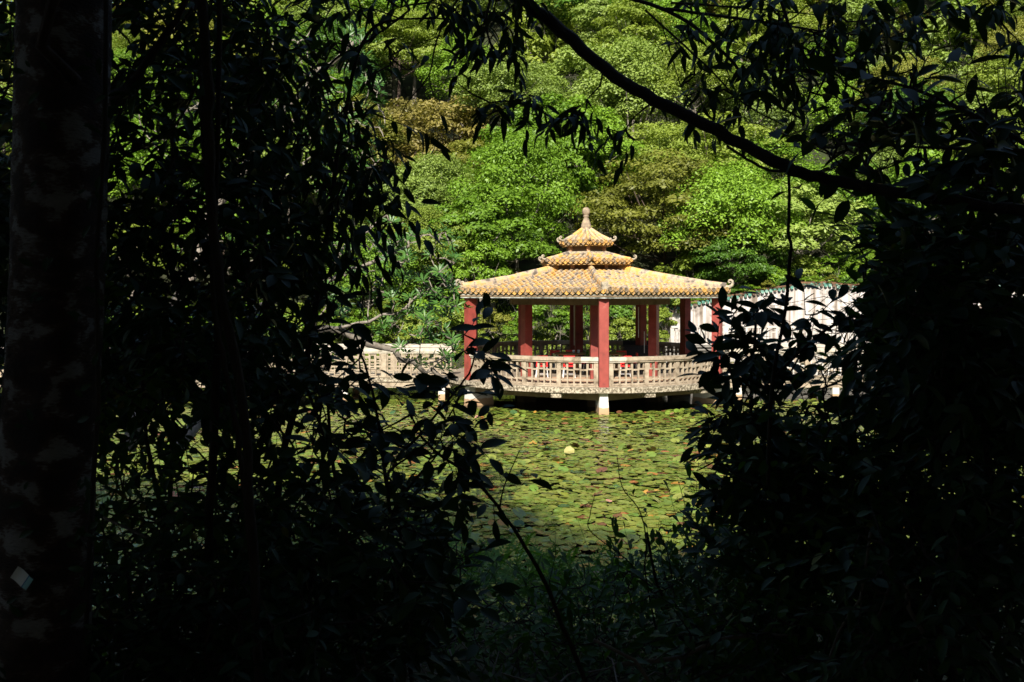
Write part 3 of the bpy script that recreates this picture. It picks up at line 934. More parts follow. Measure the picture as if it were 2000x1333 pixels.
# base terrace + white balustrade in front of the wall
terr = obj('retaining_terrace', MB().box((17.2, 44.2, .1), (19.6, 2.6, 2.5)).box((17.2, 42.86, 1.39), (19.7, .14, .09)).box((17.2, 42.84, 1.22), (19.6, .07, .06)), M_['concrete_grey'])
tag(terr, 'low grey concrete terrace carrying the white wall above the far bank', 'terrace')
wbal = empty('white_balustrade', (17, 43.15, 1.45), 'white meander-patterned balustrade standing in front of the stained white wall', 'balustrade')
obj('base_rail', MB().box((17.2, 43.15, 1.50), (19.0, .2, .10)), M_['white_lattice'], wbal)
obj('top_rail', MB().box((17.2, 43.15, 2.31), (19.0, .22, .09)), M_['white_lattice'], wbal)
x = 7.75
def wb_(nm, xx, w_, z, h, dep=.09):
    blk(nm, M_['white_lattice'], (xx, 43.15, z), (w_, dep, h), 0, wbal)
while x < 26.4:
    wb_('post', x, .17, 1.905, .72, .16)
    c = x + .74
    for dx in (-.56, -.40, -.16, .16, .40, .56):
        hh = .72 if abs(dx) > .5 else (.50 if abs(dx) > .3 else .46)
        zc = 1.905 if abs(dx) > .5 else (1.80 if abs(dx) > .3 else 2.02)
        wb_('lattice_bar', c + dx, .05, zc, hh)
    wb_('lattice_bar', c, .05, 1.93, .36)
    wb_('lattice_rung', c, .27, 1.80, .05)
    wb_('lattice_rung', c, .75, 1.60, .05)
    wb_('lattice_rung', c - .28, .19, 2.06, .05)
    wb_('lattice_rung', c + .28, .19, 2.06, .05)
    x += 1.48
# pole at wall end
pp = obj('pole', MB().tube([(8.25, 43.4, 1.0), (8.25, 43.4, 4.3)], .035, 8), M_['white_metal'], origin=(8.25, 43.4, 1.0))
tag(pp, 'thin pale vertical pole at the left end of the white wall', 'pole')

# ------------------------------------------------------------------ trees on the hillside
def crown_mesh(name, RX, RZ, nclump, leaves, leaf, flat, seed, m, under=.25):
    rg = np.random.default_rng(seed)
    pts = []; nrm = []
    # clump centres on a lumpy upper shell
    th = rg.uniform(0, 2 * np.pi, nclump); cz = rg.uniform(-.35, 1, nclump)
    rr = np.sqrt(np.clip(1 - cz ** 2, 0, 1)) * rg.uniform(.55, 1.08, nclump)
    C = np.stack([rr * np.cos(th) * RX, rr * np.sin(th) * RX, cz * RZ * rg.uniform(.75, 1.05, nclump)], -1)
    per = leaves // nclump
    Vs = []; var = []
    for c in C:
        cs = rg.uniform(.20, .38) * RX
        k = int(per * rg.uniform(.7, 1.3))
        a = rg.uniform(0, 2 * np.pi, k); q = np.sqrt(rg.uniform(0, 1, k))
        x = q * np.cos(a) * cs; y = q * np.sin(a) * cs
        dome = np.sqrt(np.clip(1 - q ** 2, 0, 1)) * cs * flat
        z = dome * rg.uniform(.55, 1.05, k) + rg.normal(0, .05, k)
        low = rg.uniform(0, 1, k) < under
        z = np.where(low, z * rg.uniform(-.4, .5, k), z)
        P = np.stack([x, y, z], -1) + c
        N = np.stack([x / cs * .8, y / cs * .8, .55 + .5 * (1 - q)], -1) + c / np.array([RX, RX, RZ]) * .25
        N += rg.normal(0, .38, N.shape)
        N /= np.linalg.norm(N, axis=1, keepdims=True)
        Vs.append((P, N)); var.append(np.clip(rg.normal(.4, .17) + rg.normal(0, .2, k), 0, 1))
    P = np.concatenate([v[0] for v in Vs]); N = np.concatenate([v[1] for v in Vs]); var = np.concatenate(var)
    k = len(P)
    T = rg.normal(0, 1, (k, 3)); T -= N * (T * N).sum(1, keepdims=True); T /= np.linalg.norm(T, axis=1, keepdims=True)
    B = np.cross(N, T)
    L = leaf * rg.uniform(.7, 1.35, (k, 1)); W = L * rg.uniform(.38, .55, (k, 1))
    V = np.stack([P - T * L * .5, P + B * W * .5 + N * W * .12, P + T * L * .5 - N * L * .1, P - B * W * .5 + N * W * .12], 1).reshape(-1, 3)
    Qd = np.arange(k * 4).reshape(k, 4)
    return V, Qd, var, C
def crown(name, *a, m=None, **kw):
    V, Qd, var, C = crown_mesh(name, *a, m=m, **kw)
    return np_mesh(name, V, Qd, m, var), C
def limb_mesh(C, base, m, thick, seed):
    rg = random.Random(seed)
    mb = MB()
    top = Vector((rg.uniform(-.3, .3), rg.uniform(-.3, .3), .3))
    b0 = Vector(base)
    mb.tube([b0, b0 * .66 + Vector((rg.uniform(-.2, .2), rg.uniform(-.2, .2), 0)), b0 * .33 + top * .4, top], [thick, thick * .8, thick * .6, thick * .35], 7)
    idx = list(range(len(C))); rg.shuffle(idx)
    for j in idx[:16]:
        c = Vector(C[j].tolist()); st = b0 * rg.uniform(.0, .35) + top * .3
        mid = (st + c) * .5 + Vector((0, 0, -.25))
        mb.tube([st, mid, c], [thick * .35, thick * .2, thick * .08], 5, cap=False)
    return mb.mesh('trunk', m)
CR = {'lobed': [], 'layered': [], 'bush': [], 'small': []}
for s_ in range(4):
    lf, fl, nc_, nl_ = ((.15, .85, 90, 22000), (.20, .6, 60, 16000), (.25, .75, 46, 11000), (.17, .95, 75, 18000))[s_]
    me, C = crown('crown', 3.0, (3.2, 2.9, 3.3, 3.0)[s_], nc_, nl_, lf, fl, 100 + s_, m=G['bright'], under=.14); CR['lobed'].append((me, C, limb_mesh(C, (0, 0, -5.5), M_['bark_grey'], .17, s_)))
for s_ in range(3):
    me, C = crown('crown', 3.1, 2.7, 66, 16000, .17, .44, 200 + s_, m=G['olive'], under=.10); CR['layered'].append((me, C, limb_mesh(C, (0, 0, -5.0), M_['bark'], .15, s_)))
for s_ in range(3):
    me, C = crown('foliage', 1.0, .85, 16, 2600, .13, .6, 300 + s_, m=G['bright']); CR['bush'].append((me, C, limb_mesh(C, (0, 0, -1.0), M_['bark_grey'], .03, s_)))
NAMES = {'bright': 'bright green', 'yellow': 'yellow-green', 'olive': 'olive green', 'bronze': 'bronze-brown', 'deep': 'deep green', 'pale': 'pale green'}
used = set()
COLS = [(150, 'behind the large trunk'), (330, 'between the large trunk and the lianas'), (470, 'behind the liana bundle'), (600, 'behind the upper-left foliage'), (720, 'left side of the opening'), (850, 'just inside the opening'), (960, 'above the left roof corner'), (1060, 'above the left half of the roof'), (1130, 'just left of the finial'), (1200, 'just right of the finial'), (1300, 'above the right half of the roof'), (1400, 'above the right roof corner'), (1500, 'left of the hanging liana'), (1600, 'right of the hanging liana'), (1720, 'above the white wall'), (1860, 'behind the right-hand foliage'), (9999, 'at the right edge')]
ROWS = [(40, 'at the very top'), (120, 'near the top'), (190, 'on the upper slope'), (260, 'above mid slope'), (330, 'at mid slope'), (390, 'on the lower slope'), (440, 'level with the finial'), (500, 'level with the upper roofs'), (560, 'level with the main roof'), (999, 'at the waterside')]
def where(px, py):
    return next(n_ for q, n_ in COLS if px < q), next(n_ for q, n_ in ROWS if py < q)
def uniq(pre, noun, px, py):
    c, r_ = where(px, py)
    for a in ('', 'smaller ', 'larger ', 'hidden ', 'narrow ', 'loose ', 'ragged ', 'dense '):
        for e in ('', ', rear one', ', left-hand one', ', right-hand one'):
            lb = '%s%s %s %s, %s%s' % (a, pre, noun, r_, c, e)
            if lb not in used and len(lb.split()) <= 16:
                used.add(lb); return lb
    return lb
def put_tree(x, y, rad, kind, hue, sink=0.0, zc=None, rest=None):
    ms = CR[kind]
    me, C, tr = ms[random.randrange(len(ms))]
    z = float(hgt(x, y))
    s_ = rad / 3.0
    zc = z + random.uniform(4.6, 6.2) * s_ if zc is None else zc
    px, py = proj((x, y, zc))
    ang = random.uniform(0, 6.28)
    lb = uniq(NAMES[hue] + (' layered' if kind == 'layered' else ' domed'), 'tree', px, py)
    r_ = empty('tree', (x, y, z), lb, 'tree', 'trees covering the hillside')
    sc3 = (s_ * random.uniform(.9, 1.12), s_ * random.uniform(.9, 1.12), s_ * random.uniform(.85, 1.12))
    Mx = Matrix.Translation((x, y, zc)) @ Matrix.Rotation(ang, 4, 'Z') @ Matrix.Diagonal((*sc3, 1))
    inst('crown', me, Mx, r_, G[hue])
    inst('trunk', tr, Mx, r_)
    return r_
# placed by hand to follow the colour patches of the photograph (px, py, distance, radius, kind, hue)
hand = [(890, 330, 62, 4.6, 'layered', 'bronze'), (815, 300, 66, 4.0, 'layered', 'bronze'), (940, 375, 58, 3.2, 'layered', 'olive'),
        (1060, 340, 56, 4.2, 'lobed', 'bright'), (1010, 430, 50, 3.6, 'lobed', 'bright'), (960, 480, 47.5, 3.0, 'lobed', 'bright'),
        (1130, 330, 57, 3.6, 'lobed', 'bright'), (1230, 250, 68, 5.4, 'lobed', 'pale'), (1140, 220, 74, 4.6, 'lobed', 'pale'),
        (1290, 440, 50, 3.9, 'layered', 'olive'), (1370, 470, 48.5, 3.2, 'layered', 'olive'), (1390, 350, 56, 4.4, 'layered', 'yellow'), (1300, 330, 60, 3.8, 'layered', 'yellow'),
        (1430, 460, 47, 3.0, 'lobed', 'bright'), (1440, 520, 46.2, 2.1, 'lobed', 'deep'), (1560, 470, 47, 2.8, 'lobed', 'pale'), (1500, 400, 55, 3.6, 'lobed', 'bright'),
        (850, 430, 51, 3.0, 'lobed', 'pale'), (790, 440, 50, 3.0, 'lobed', 'pale'), (820, 500, 46.5, 2.2, 'lobed', 'yellow'), (880, 505, 46, 1.9, 'lobed', 'yellow'),
        (940, 545, 45, 1.7, 'lobed', 'bright'), (720, 560, 45.5, 2.2, 'lobed', 'bright'), (640, 540, 46, 2.6, 'lobed', 'yellow'), (1660, 440, 52, 3.4, 'lobed', 'bright'),
        (900, 395, 54, 2.2, 'lobed', 'bright'), (980, 60, 110, 6, 'lobed', 'pale'), (1900, 80, 100, 5.2, 'lobed', 'bright'), (1880, 150, 92, 6.0, 'lobed', 'pale'), (1750, 90, 112, 5, 'layered', 'bronze'),
        (1080, 120, 92, 5.5, 'lobed', 'yellow'), (1650, 260, 72, 4.2, 'lobed', 'bright'), (1470, 250, 70, 4.2, 'lobed', 'pale')]
taken = []; shown = []
for (px, py, Y, rad, kind, hue) in hand:
    p_ = at(px, py, Y)
    put_tree(p_.x, p_.y, rad, kind, hue, zc=p_.z if p_.z < hgt(p_.x, p_.y) + rad * 2.6 else float(hgt(p_.x, p_.y)) + rad * 1.7)
    taken.append((p_.x, p_.y, rad)); shown.append((px, py, Y, rad * F / Y))
huef = lambda y: random.choices(['bright', 'yellow', 'olive', 'bronze', 'deep', 'pale'], [.30, .24, .14, .03, .07, .22] if y < 90 else [.22, .26, .14, .07, .04, .27])[0]
count = 0; far = []
y = 46.5
while y < 146:
    sp = (4.2 if y < 84 else 3.8) + (y - 46) * .033
    x = -.61 * y + random.uniform(0, sp)
    while x < .61 * y:
        xx = x + random.uniform(-1, 1); yy = y + random.uniform(-1, 1)
        if all((xx - a) ** 2 + ((yy - b_) * 1.0) ** 2 > (r_ * .75) ** 2 for a, b_, r_ in taken):
            rad = random.uniform(2.1, 3.3) * (1 + (y - 46) * .006)
            if xx > 7 and yy < 47.5: rad *= .6
            zc_ = float(hgt(xx, yy)) + 5.2 * rad / 3; qx, qy = proj((xx, yy, zc_))
            if any(yy < Yh - 1 and math.hypot(qx - hx, (qy - hy) * 1.2) < hr * .75 + rad * F / yy * .45 for hx, hy, Yh, hr in shown):
                x += sp * .5; continue
            if y < 84: 
                put_tree(xx, yy, rad, random.choice(['lobed', 'lobed', 'lobed', 'layered']), huef(yy)); count += 1
            else:
                far.append((xx, yy, rad * 1.15))
        x += sp
    y += sp * (.82 if y < 84 else 1.0)
print('near trees', count, 'far', len(far))
# the far wood as one mass, a few colours
lod = [crown_mesh('c', 3.0, 3.0, 34, 3100, .32, .6, 400 + s_, None, under=.1) for s_ in range(5)]
acc = {h: ([], [], []) for h in NAMES}
for (x_, y_, rad) in far:
    V, Qd, var, C = lod[random.randrange(5)]
    a = random.uniform(0, 6.28); s_ = rad / 3
    ca, sa = math.cos(a), math.sin(a)
    W_ = V * s_
    W_ = np.stack([W_[:, 0] * ca - W_[:, 1] * sa, W_[:, 0] * sa + W_[:, 1] * ca, W_[:, 2]], -1) + np.array([x_, y_, float(hgt(x_, y_)) + random.uniform(3.6, 5.4) * s_])
    vL, qL, aL = acc[huef(y_)]
    qL.append(Qd + sum(len(v) for v in vL)); vL.append(W_); aL.append(var)
for h, (vL, qL, aL) in acc.items():
    if vL:
        o = bpy.data.objects.new('far_wood', np_mesh('far_wood', np.concatenate(vL), np.concatenate(qL), G[h], np.concatenate(aL)))
        COL.objects.link(o); tag(o, '%s crowns of the far wood on the upper slope' % NAMES[h], 'wood', kind='stuff')
# shrubs on the far bank
for i, (px, py, Y, rad, hue) in enumerate([(1040, 628, 43.6, 1.1, 'bright'), (1085, 612, 44, 1.3, 'bright'), (1010, 655, 43.2, .7, 'bright'), (1095, 645, 43.4, .8, 'bright'), (1150, 630, 44, 1.1, 'deep'),
        (1205, 615, 44.5, 1.2, 'deep'), (1215, 652, 43.4, .9, 'yellow'), (1240, 640, 43.7, .9, 'yellow'), (1300, 600, 44.5, 1.0, 'yellow'), (1295, 640, 43.8, 1.0, 'yellow'), (1285, 665, 43.2, .6, 'yellow'),
        (960, 640, 44.2, 1.0, 'olive'), (930, 670, 43.4, .7, 'yellow'), (900, 640, 44.5, 1.3, 'yellow'), (860, 620, 45, 1.4, 'bright'), (820, 650, 44, 1.1, 'yellow'), (770, 630, 44.6, 1.3, 'yellow'), (720, 650, 44, 1.2, 'bright'),
        (670, 640, 44.4, 1.4, 'yellow'), (620, 655, 44, 1.2, 'bright'), (560, 650, 44.5, 1.5, 'yellow'), (500, 640, 44, 1.5, 'bright'), (430, 650, 44, 1.4, 'yellow'), (360, 650, 44, 1.4, 'bright'), (290, 650, 44, 1.4, 'yellow'), (220, 650, 44, 1.5, 'bright'),
        (1340, 585, 46.6, 1.3, 'bright'), (1400, 572, 46.8, 1.4, 'bright'), (1455, 560, 46.8, 1.4, 'deep'), (1510, 552, 46.8, 1.3, 'bright'), (1570, 545, 46.8, 1.3, 'yellow'), (1630, 543, 46.8, 1.4, 'bright'), (1700, 548, 46.8, 1.4, 'yellow'),
        (1350, 545, 47.5, 1.6, 'yellow'), (1180, 560, 45.5, 1.3, 'deep'), (1000, 575, 46, 1.4, 'olive')]):
    p_ = at(px, py, Y); me, C, tr = CR['bush'][i % 3]
    r_ = empty('shrub', (p_.x, p_.y, p_.z - rad), uniq(NAMES[hue] + ' far-bank', 'shrub', px, py + 0), 'shrub', 'shrubs along the far bank')
    Mx = Matrix.Translation(p_) @ Matrix.Rotation(i * 1.3, 4, 'Z') @ Matrix.Diagonal((rad, rad, rad, 1))
    inst('foliage', me, Mx, r_, G[hue]); inst('stems', tr, Mx, r_)
for i, (px, py, rr_) in enumerate(CREEP):
    p_ = at(px, py, 45.0); me, C, tr_ = CR['bush'][i % 3]
    side = ['left of the roof corner column', 'beside the right roof corner', 'above the wall end', 'left of the bush silhouette', 'above the bush silhouette', 'left of the carved character', 'above the carved character', 'right of the hanging liana', 'at the wall crest', 'right of the wall crest', 'near the right foliage'][i]
    r_ = empty('creeper', (p_.x, p_.y, p_.z - rr_ * .8), 'green creeper tuft spilling over the white wall top %s' % side, 'creeper', 'creepers along the white wall')
    inst('foliage', me, Matrix.Translation(p_) @ Matrix.Rotation(i * 2.1, 4, 'Z') @ Matrix.Diagonal((rr_ * 1.7, rr_ * .8, rr_ * .75, 1)), r_, G[['deep', 'bright', 'olive'][i % 3]])
# ground cover: long leaf blades and litter on the far bank
rg = np.random.default_rng(5)
k = 26000
X = rg.uniform(-26, 26, k); Y = 42.4 + rg.uniform(0, 1, k) ** 1.4 * 8
Z = hgt(X, Y)
P = np.stack([X, Y, Z], -1)
T = np.stack([rg.normal(0, .5, k), rg.normal(-.35, .4, k), np.abs(rg.normal(.7, .3, k))], -1); T /= np.linalg.norm(T, axis=1, keepdims=True)
S_ = np.cross(T, rg.normal(0, 1, (k, 3))); S_ /= np.linalg.norm(S_, axis=1, keepdims=True)
L = rg.uniform(.15, .5, (k, 1))
V = np.stack([P, P + T * L * .5 + S_ * .035, P + T * L + np.array([0, 0, -.06]), P + T * L * .5 - S_ * .035], 1).reshape(-1, 3)
keep = ~((X > 7) & (Y > 42.6) & (Y < 45.6))
V = V.reshape(k, 4, 3)[keep].reshape(-1, 3); k = int(keep.sum())
o = bpy.data.objects.new('bank_undergrowth', np_mesh('bank_undergrowth', V, np.arange(k * 4).reshape(k, 4), G['yellow'], rg.uniform(0, .8, k)))
COL.objects.link(o); tag(o, 'low grassy undergrowth on the far bank of the pond', 'undergrowth', kind='stuff')

# ------------------------------------------------------------------ lily pads
def pad_verts(seed, n=9):
    rg = np.random.default_rng(seed)
    a = np.linspace(.16, 2 * np.pi - .16, n)
    r = 1 + rg.normal(0, .04, n)
    wav = rg.normal(0, .045, n) + .03
    rim = np.stack([r * np.cos(a), r * np.sin(a), wav], -1)
    mid = np.stack([.55 * np.cos(a), .55 * np.sin(a), wav * .2 + .01], -1)
    return np.concatenate([[[0, 0, 0]], mid, rim])
n_ = 9
padF = [(0, 1 + j, 2 + j) for j in range(n_ - 1)]
padQ = [(1 + j, 1 + n_ + j, 2 + n_ + j, 2 + j) for j in range(n_ - 1)]
padT = np.array(padF + [(q[0], q[1], q[2]) for q in padQ] + [(q[0], q[2], q[3]) for q in padQ])
pads = []
sp = .15
gx = np.arange(-22, 22, sp); gy = np.arange(9.8, 42.3, sp)
GX, GY = np.meshgrid(gx, gy); GX = GX.ravel() + rng.uniform(-.09, .09, GX.size); GY = GY.ravel() + rng.uniform(-.09, .09, GY.size)
ok = (np.abs(GX) < .62 * GY + .5) & (np.hypot(GX - PC.x, GY - PC.y) > 4.75)
ok &= ~((np.abs(GY - 33.9) < 1.1))
openw = np.sin(GX * .9 + 2) * np.sin(GY * 1.3 + GX * .4) + rng.normal(0, .35, GX.size)
ok &= ~((GY > 30.5) & (openw > .15)) & (rng.uniform(0, 1, GX.size) < .985)
GX = GX[ok]; GY = GY[ok]; NP = len(GX)
clump = .5 + .5 * np.sin(GX * 1.7 + np.sin(GY * 1.1) * 2) * np.sin(GY * 1.9 + np.cos(GX * .8) * 2)
SC = rng.uniform(.092, .15, NP) * (1 - .15 * (GY > 24))
tilt = np.abs(rng.normal(0, .045, NP)) + .09 * clump * rng.uniform(0, 1, NP)
curl = rng.uniform(0, 1, NP) < .02 + .03 * clump
tilt = np.where(curl, rng.uniform(.25, .6, NP), tilt)
tdir = rng.uniform(0, 2 * np.pi, NP); yaw = rng.uniform(0, 2 * np.pi, NP)
ZL = .012 + rng.uniform(0, .03, NP) + .03 * clump * rng.uniform(0, 1, NP) + np.where(curl, SC * .35, 0)
def rotm(yaw, tilt, tdir):
    c, s = np.cos(yaw), np.sin(yaw); z0 = np.zeros_like(c); o1 = np.ones_like(c)
    Rz = np.stack([np.stack([c, -s, z0], -1), np.stack([s, c, z0], -1), np.stack([z0, z0, o1], -1)], 1)
    ax = np.stack([np.cos(tdir), np.sin(tdir), z0], -1)
    K = np.zeros((len(c), 3, 3)); K[:, 0, 2] = ax[:, 1]; K[:, 1, 2] = -ax[:, 0]; K[:, 2, 0] = -ax[:, 1]; K[:, 2, 1] = ax[:, 0]
    Rt = np.eye(3) + np.sin(tilt)[:, None, None] * K + (1 - np.cos(tilt))[:, None, None] * (K @ K)
    return Rt @ Rz
RM = rotm(yaw, tilt, tdir)
pvs = [pad_verts(s_) for s_ in range(6)]
pm_ = []
for s_ in range(6):
    pm_.append(np_mesh('lily_pad', pvs[s_], padT, M_['pad_green'], smooth=False))
var_i = rng.integers(0, 6, NP)
PX = 1000 + F * GX / GY; PY = HY + F * EYE / GY
vis = (PX > 900) & (PX < 1370) & (PY > 830) & (PY < 1120)
score = SC / GY * vis
order = np.argsort(-score)
single = order[:300]; rest = order[300:]
for i in single:
    u = random.random()
    if u < .96: m, lb, gp = M_['pad_green'], 'round green lily pad in the packed mat of pads on the pond', 'green lily pads nearest the viewer'
    elif u < .98: m, lb, gp = M_['pad_brown'], 'brown dying lily pad among the green pads on the pond', 'brown lily pads nearest the viewer'
    else: m, lb, gp = M_['pad_yellow'], 'yellow-orange lily pad among the green pads on the pond', 'yellow lily pads nearest the viewer'
    Mx = Matrix([[*(RM[i][0] * SC[i]), GX[i]], [*(RM[i][1] * SC[i]), GY[i]], [*(RM[i][2] * SC[i]), ZL[i]], [0, 0, 0, 1]])
    o = inst('lily_pad', pm_[var_i[i]], Mx, None, m)
    tag(o, lb, 'lily pad', gp)
VV = []; 
for i_v in range(6):
    idx = rest[var_i[rest] == i_v]
    A = np.einsum('nij,kj->nki', RM[idx] * SC[idx][:, None, None], pvs[i_v]) + np.stack([GX[idx], GY[idx], ZL[idx]], -1)[:, None, :]
    VV.append(A.reshape(-1, 3))
V = np.concatenate(VV); nv = len(pvs[0]); nP = len(V) // nv
Qd = (padT[None] + (np.arange(nP) * nv)[:, None, None]).reshape(-1, 3)
var = np.repeat(rng.uniform(0, 1, nP), len(padT))
o = bpy.data.objects.new('lily_pads', np_mesh('lily_pads', V, Qd, M_['pad'], var))
COL.objects.link(o); tag(o, 'mat of green lily pads with yellow and brown ones covering the pond', 'lily pads', kind='stuff')
# the pale upturned leaf and a few yellow clusters
c = at(1112, 889, 21.9)
mb = MB(); pts = [(-.13, 0, 0), (-.125, .05, .06), (-.07, .09, .13), (.03, .10, .15), (.13, .05, .07), (.12, -.04, 0), (0, -.08, -.01)]
mb.add([(c.x + a, c.y + b_, .06 + z_) for a, b_, z_ in pts] + [(c.x - .02, c.y + .06, .09)], [(i, (i + 1) % 7, 7) for i in range(7)])
o = obj('upturned_leaf', mb, M_['pale_sheet'], origin=(c.x, c.y, .05), smooth=False); tag(o, 'large pale cream-yellow leaf standing up out of the lily pads', 'leaf')
def small_pad(px, py, m, lb, n_k, spread):
    base = at(px, py, F * EYE / (py - HY))
    r_ = empty('withered_pads', (base.x, base.y, .03), lb, 'lily pads')
    for q in range(n_k):
        s_ = random.uniform(.045, .08)
        pos = Vector((base.x + random.uniform(-1, 1) * spread, base.y + random.uniform(-1, 1) * spread * .6, .09 + random.uniform(0, .04)))
        Mx = Matrix.Translation(pos) @ Matrix.Rotation(random.uniform(0, 6), 4, 'Z') @ Matrix.Rotation(random.uniform(.1, .7), 4, 'X') @ Matrix.Diagonal((s_, s_, s_, 1))
        inst('pad', pm_[q % 6], Mx, r_, m)
small_pad(1270, 971, M_['pad_yellow'], 'cluster of orange-yellow pads right of the middle of the pond', 5, .14)
small_pad(1240, 888, M_['pad_yellow'], 'patch of orange-yellow pads right of the pale upturned leaf', 5, .2)
small_pad(1035, 873, M_['pad_yellow'], 'orange pads left of the pale upturned leaf', 3, .12)
small_pad(968, 1034, M_['pad_yellow'], 'single large yellow pads at the edge of the shadow', 2, .1)
small_pad(1188, 988, M_['pad_pink'], 'pinkish folded pad standing up in mid pond', 1, .02)
small_pad(1313, 814, M_['pad_pink'], 'pale pink pad near the right pier of the pavilion', 1, .05)
small_pad(1040, 810, M_['pad_yellow'], 'yellow pads just in front of the pavilion platform', 2, .15)
small_pad(935, 820, M_['pad_pink'], 'reddish pads by the left pier of the pavilion', 3, .1)

# ------------------------------------------------------------------ near vegetation (in the shade)
GRID = """99777657999999999999
9 7 5 7 6 4 5 5 5 3 1 3 5 6 7 5 3 2 1"""
D = np.array([
 [9,9,7,6,7,6,4,4,4,5,3,1,3,5,6,6,5,3,2,1],
 [9,9,8,8,8,7,5,1,1,3,3,1,1,3,5,5,4,2,2,2],
 [9,9,8,8,8,8,7,1,1,2,4,3,2,1,2,3,4,5,5,5],
 [9,9,8,7,7,8,7,2,0,0,0,0,0,0,1,2,3,4,5,6],
 [9,9,8,7,7,6,5,1,0,0,0,0,0,0,0,0,2,5,8,9],
 [9,9,8,7,7,6,3,1,0,0,0,0,0,0,0,0,0,7,9,9],
 [9,9,9,8,8,6,3,2,1,2,0,0,0,0,4,2,1,7,9,9],
 [9,9,9,9,8,6,4,2,3,2,0,0,0,1,8,3,1,7,9,9],
 [9,9,6,6,5,6,5,4,4,0,0,0,0,1,8,7,7,9,9,9],
 [9,9,7,6,5,6,6,5,4,1,0,0,0,3,7,8,9,9,8,8],
 [9,9,9,8,8,8,8,8,6,2,0,0,0,2,7,9,9,9,9,9],
 [9,9,9,9,9,9,9,9,8,7,5,4,4,6,8,9,9,9,9,9],
 [9]*20, [9]*20], float) / 9
def dens(px, py):
    u = np.clip((px - 50) / 100, 0, 18.999); v = np.clip((py - 50) / 100, 0, 12.999)
    i, j = int(u), int(v); a, b_ = u - i, v - j
    return (D[j, i] * (1 - a) + D[j, min(i + 1, 19)] * a) * (1 - b_) + (D[min(j + 1, 13), i] * (1 - a) + D[min(j + 1, 13), min(i + 1, 19)] * a) * b_

def blade(prof, fold, droop, n):
    """leaf of unit length along +Y; prof(t) half width"""
    V = []; Q = []
    for i in range(n + 1):
        t_ = i / n; w_ = prof(t_); z = -droop * t_ * t_
        V += [(-w_, t_, z + fold * w_), (0, t_, z), (w_, t_, z + fold * w_)]
    for i in range(n):
        a = 3 * i
        Q += [(a, a + 1, a + 4, a + 3), (a + 1, a + 2, a + 5, a + 4)]
    return np.array(V, float), np.array(Q)
ell = lambda w_, p_: (lambda t_: w_ * (math.sin(math.pi * min(1, max(0, t_)) ** p_) ** .8) + (.004 if t_ < .9 else 0))
KIND = {
    'broad': [blade(ell(.19, .95), .35, .12, 6), blade(ell(.17, 1.05), .2, .28, 6), blade(ell(.22, 1.1), .5, .05, 6)],
    'drip': [blade(ell(.155, .72), .3, .35, 6), blade(ell(.14, .7), .5, .55, 6), blade(ell(.165, .75), .2, .2, 6)],
    'small': [blade(ell(.21, 1.2), .3, .1, 4), blade(ell(.18, 1.0), .4, .25, 4)],
    'strap': [blade(ell(.13, 1.2), .4, .12, 4), blade(ell(.12, 1.1), .4, .3, 4)],
}
LM = {k_: [np_mesh('leaf', V, Q, None) for V, Q in v] for k_, v in KIND.items()}
for v in LM.values():
    for me in v: me.materials.append(G['near']); me.polygons.foreach_set('use_smooth', np.ones(len(me.polygons), bool))

def flush_leaves(root, leaves, kind, m, limit=300):
    """leaves: list of (score, Matrix) ; the largest become parts, the rest one joined part"""
    leaves.sort(key=lambda q: -q[0])
    for i, (_, Mx) in enumerate(leaves[:limit]):
        mm = m
        inst('leaf', LM[kind][i % len(LM[kind])], Mx, root, mm)
    rest = leaves[limit:]
    if rest:
        Vs = []; Qs = []; vr = []; off = 0
        for q, (Vk, Qk) in enumerate(KIND[kind]):
            sub = rest[q::len(KIND[kind])]
            if not sub: continue
            A = np.array([np.array(Mx) for _, Mx in sub])
            W_ = np.einsum('nij,kj->nki', A[:, :3, :3], Vk) + A[:, None, :3, 3]
            nk = len(Vk)
            Vs.append(W_.reshape(-1, 3)); Qs.append((Qk[None] + off + (np.arange(len(sub)) * nk)[:, None, None]).reshape(-1, 4)); off += nk * len(sub)
            vr.append(np.repeat(rng.uniform(0, 1, len(sub)), len(Qk)))
        V = np.concatenate(Vs) - np.array(WP[root.name])
        o = bpy.data.objects.new('foliage', np_mesh('foliage', V, np.concatenate(Qs), m, np.concatenate(vr), smooth=True))
        link(o, root); tag(o, kind='stuff')

def rv(s_=1.0):
    return Vector((random.gauss(0, s_), random.gauss(0, s_), random.gauss(0, s_)))

def add_shoot(mb, leaves, p, d, length, nl, Lr, droop, rad, force, kind):
    d = d.normalized()
    pts = [p, p + d * length * .5 + rv(.02), p + d * length + Vector((0, 0, -droop * length * .35))]
    mb.tube(pts, [rad, rad * .7, rad * .4], 4, cap=False)
    for i in range(nl):
        t_ = (i + .6) / nl
        q = pts[0].lerp(pts[1], t_ * 2) if t_ < .5 else pts[1].lerp(pts[2], t_ * 2 - 1)
        side = d.cross(Vector((0, 0, 1))) + rv(.25)
        if side.length < .1: side = Vector((1, 0, 0))
        side.normalize()
        sg = 1 if i % 2 else -1
        last = i == nl - 1
        ld = (d * (1.3 if last else .55) + side * (0 if last else sg) * .9 + Vector((0, 0, -droop)) + rv(.22)).normalized()
        L = random.uniform(*Lr) * (1 - .25 * abs(t_ - .5))
        tip = q + ld * L
        px, py = proj(tip); mx_, my_ = proj(q + ld * L * .5)
        dd = dens(mx_, my_)
        if not force and (random.random() > dd ** .8 * 1.35 or dd < .12): continue
        nh = Vector((0, -.25, 1)) + rv(.5)
        leaves.append((L / max(q.y, .5) * (1.6 - dd) * (1 if (-60 < px < 2060 and -60 < py < 1400) else .01), frame(ld, nh, q, L)))

